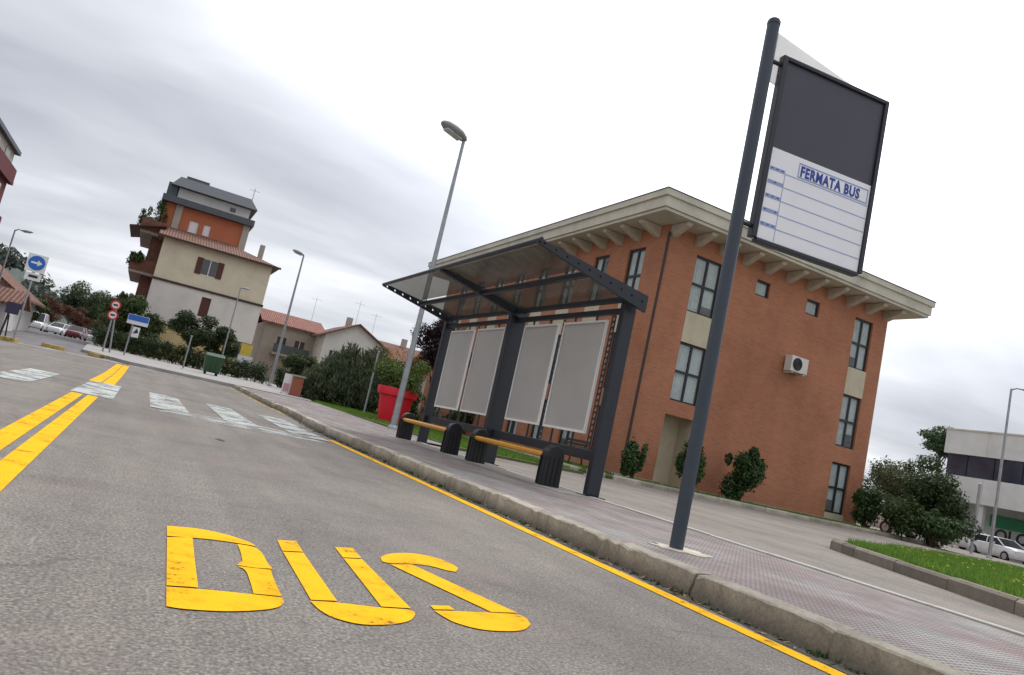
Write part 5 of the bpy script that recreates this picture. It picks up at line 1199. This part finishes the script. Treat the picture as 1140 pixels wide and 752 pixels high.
r = np.random.default_rng(98); v, q = leaf_cloud(hcl, 9000, 2.2, r, inner=.3); np_mesh('hill_wood', v, q, L_hill, None, label='distant wood covering the hill at the left', cat='wood', kind='stuff')
# grass
def patchy(q, r): return (np.sin(q[:,0]*1.7+1)*np.sin(q[:,1]*1.3)+.6*np.sin(q[:,0]*4.1)*np.cos(q[:,1]*3.7)) > r.uniform(-1.3, .55, len(q))
igr = [(7.0, 2.2), (7.9, 4.1), (9.35, 7.0), (9.7, 7.6), (10.3, 8.05), (11.2, 8.45), (13.5, 9.45), (17.5, 10.7), (20, 10.9), (20, 3), (12, 1)]
grass('island_grass', 'bright green grass on the kerbed island at the right', igr, .19, 90000, .11, np.random.default_rng(101), pmask=patchy)
grass('verge_grass', 'mown green grass verge left of the red planter', [(7.05, 16.4), (11, 17.4), (11.8, 24), (13.8, 40), (13.8, 48), (9.0, 48), (8.2, 40), (7.1, 33)], lambda x, y: S(x, y)+.055, 60000, .10, np.random.default_rng(102))
grass('strip_grass', 'grass on the strip round the brick building', [(12.15, 41), (12.15, 18.9), (14.2, 20), (14.2, 41)], .19, 18000, .10, np.random.default_rng(103))
grass('strip_weeds', 'weeds on the strip before the brick wall', [(12.9, 18.1), (25.4, 17.75), (25.4, 19.6), (14.6, 19.6)], .19, 7000, .08, np.random.default_rng(104))

# dead leaves and grit in the gutter, weeds in the kerb joints
r = np.random.default_rng(111); n = 1500
yy = r.uniform(-2, 26, n)**1.0; xx = np.array([kx(v) for v in yy])-.04-np.abs(r.normal(size=n))*.05; P = np.stack([xx, yy, np.array([G(v) for v in yy])+.007], 1)
a = r.uniform(0, 6.283, n); sz = (.008+.022*r.random(n))[:,None]; ax = np.stack([np.cos(a), np.sin(a), .25*r.normal(size=n)], 1); bx = np.stack([-np.sin(a), np.cos(a), .25*r.normal(size=n)], 1)
v = np.stack([P-ax*sz, P+bx*sz*.5, P+ax*sz, P-bx*sz*.5], 1).reshape(-1,3); np_mesh('gutter_litter', v, np.arange(4*n).reshape(-1,4), leafmat('dead_leaf', (.06, .045, .03), (.3, .21, .12), .1), None, label='dead leaves and grit lying along the kerb', cat='litter', kind='stuff')
def joints(q, r): return (np.abs((q[:,1]+3.5) % 1.0-.0) < .06) | (r.random(len(q)) < .06)
grass('kerb_weeds', 'small weeds growing at the foot of the kerb', [(3.10, -1), (3.17, -1), (3.17, 14), (3.10, 14)], -.002, 800, .03, np.random.default_rng(112), leaf=L_mid, pmask=joints)
# yellow wild flowers on the island
r = np.random.default_rng(113); n = 260; P = np.stack([r.uniform(8.5, 19, n), r.uniform(3.5, 10, n), r.uniform(.27, .36, n)], 1); P = P[P[:,1] < 4+(P[:,0]-7.9)*1.9]; P = P[P[:,1] < 8.4+(P[:,0]-11.2)*.36]; n = len(P)
d = .022; v = np.stack([P+np.array([-d,0,0]), P+np.array([0,-d,.008]), P+np.array([d,0,0]), P+np.array([0,d,.008])], 1).reshape(-1,3); np_mesh('wild_flowers', v, np.arange(4*n).reshape(-1,4), leafmat('yellow_petal', (.55, .42, .03), (.75, .6, .06), .2), None, label='tiny yellow wild flowers in the island grass', cat='flowers', kind='stuff')
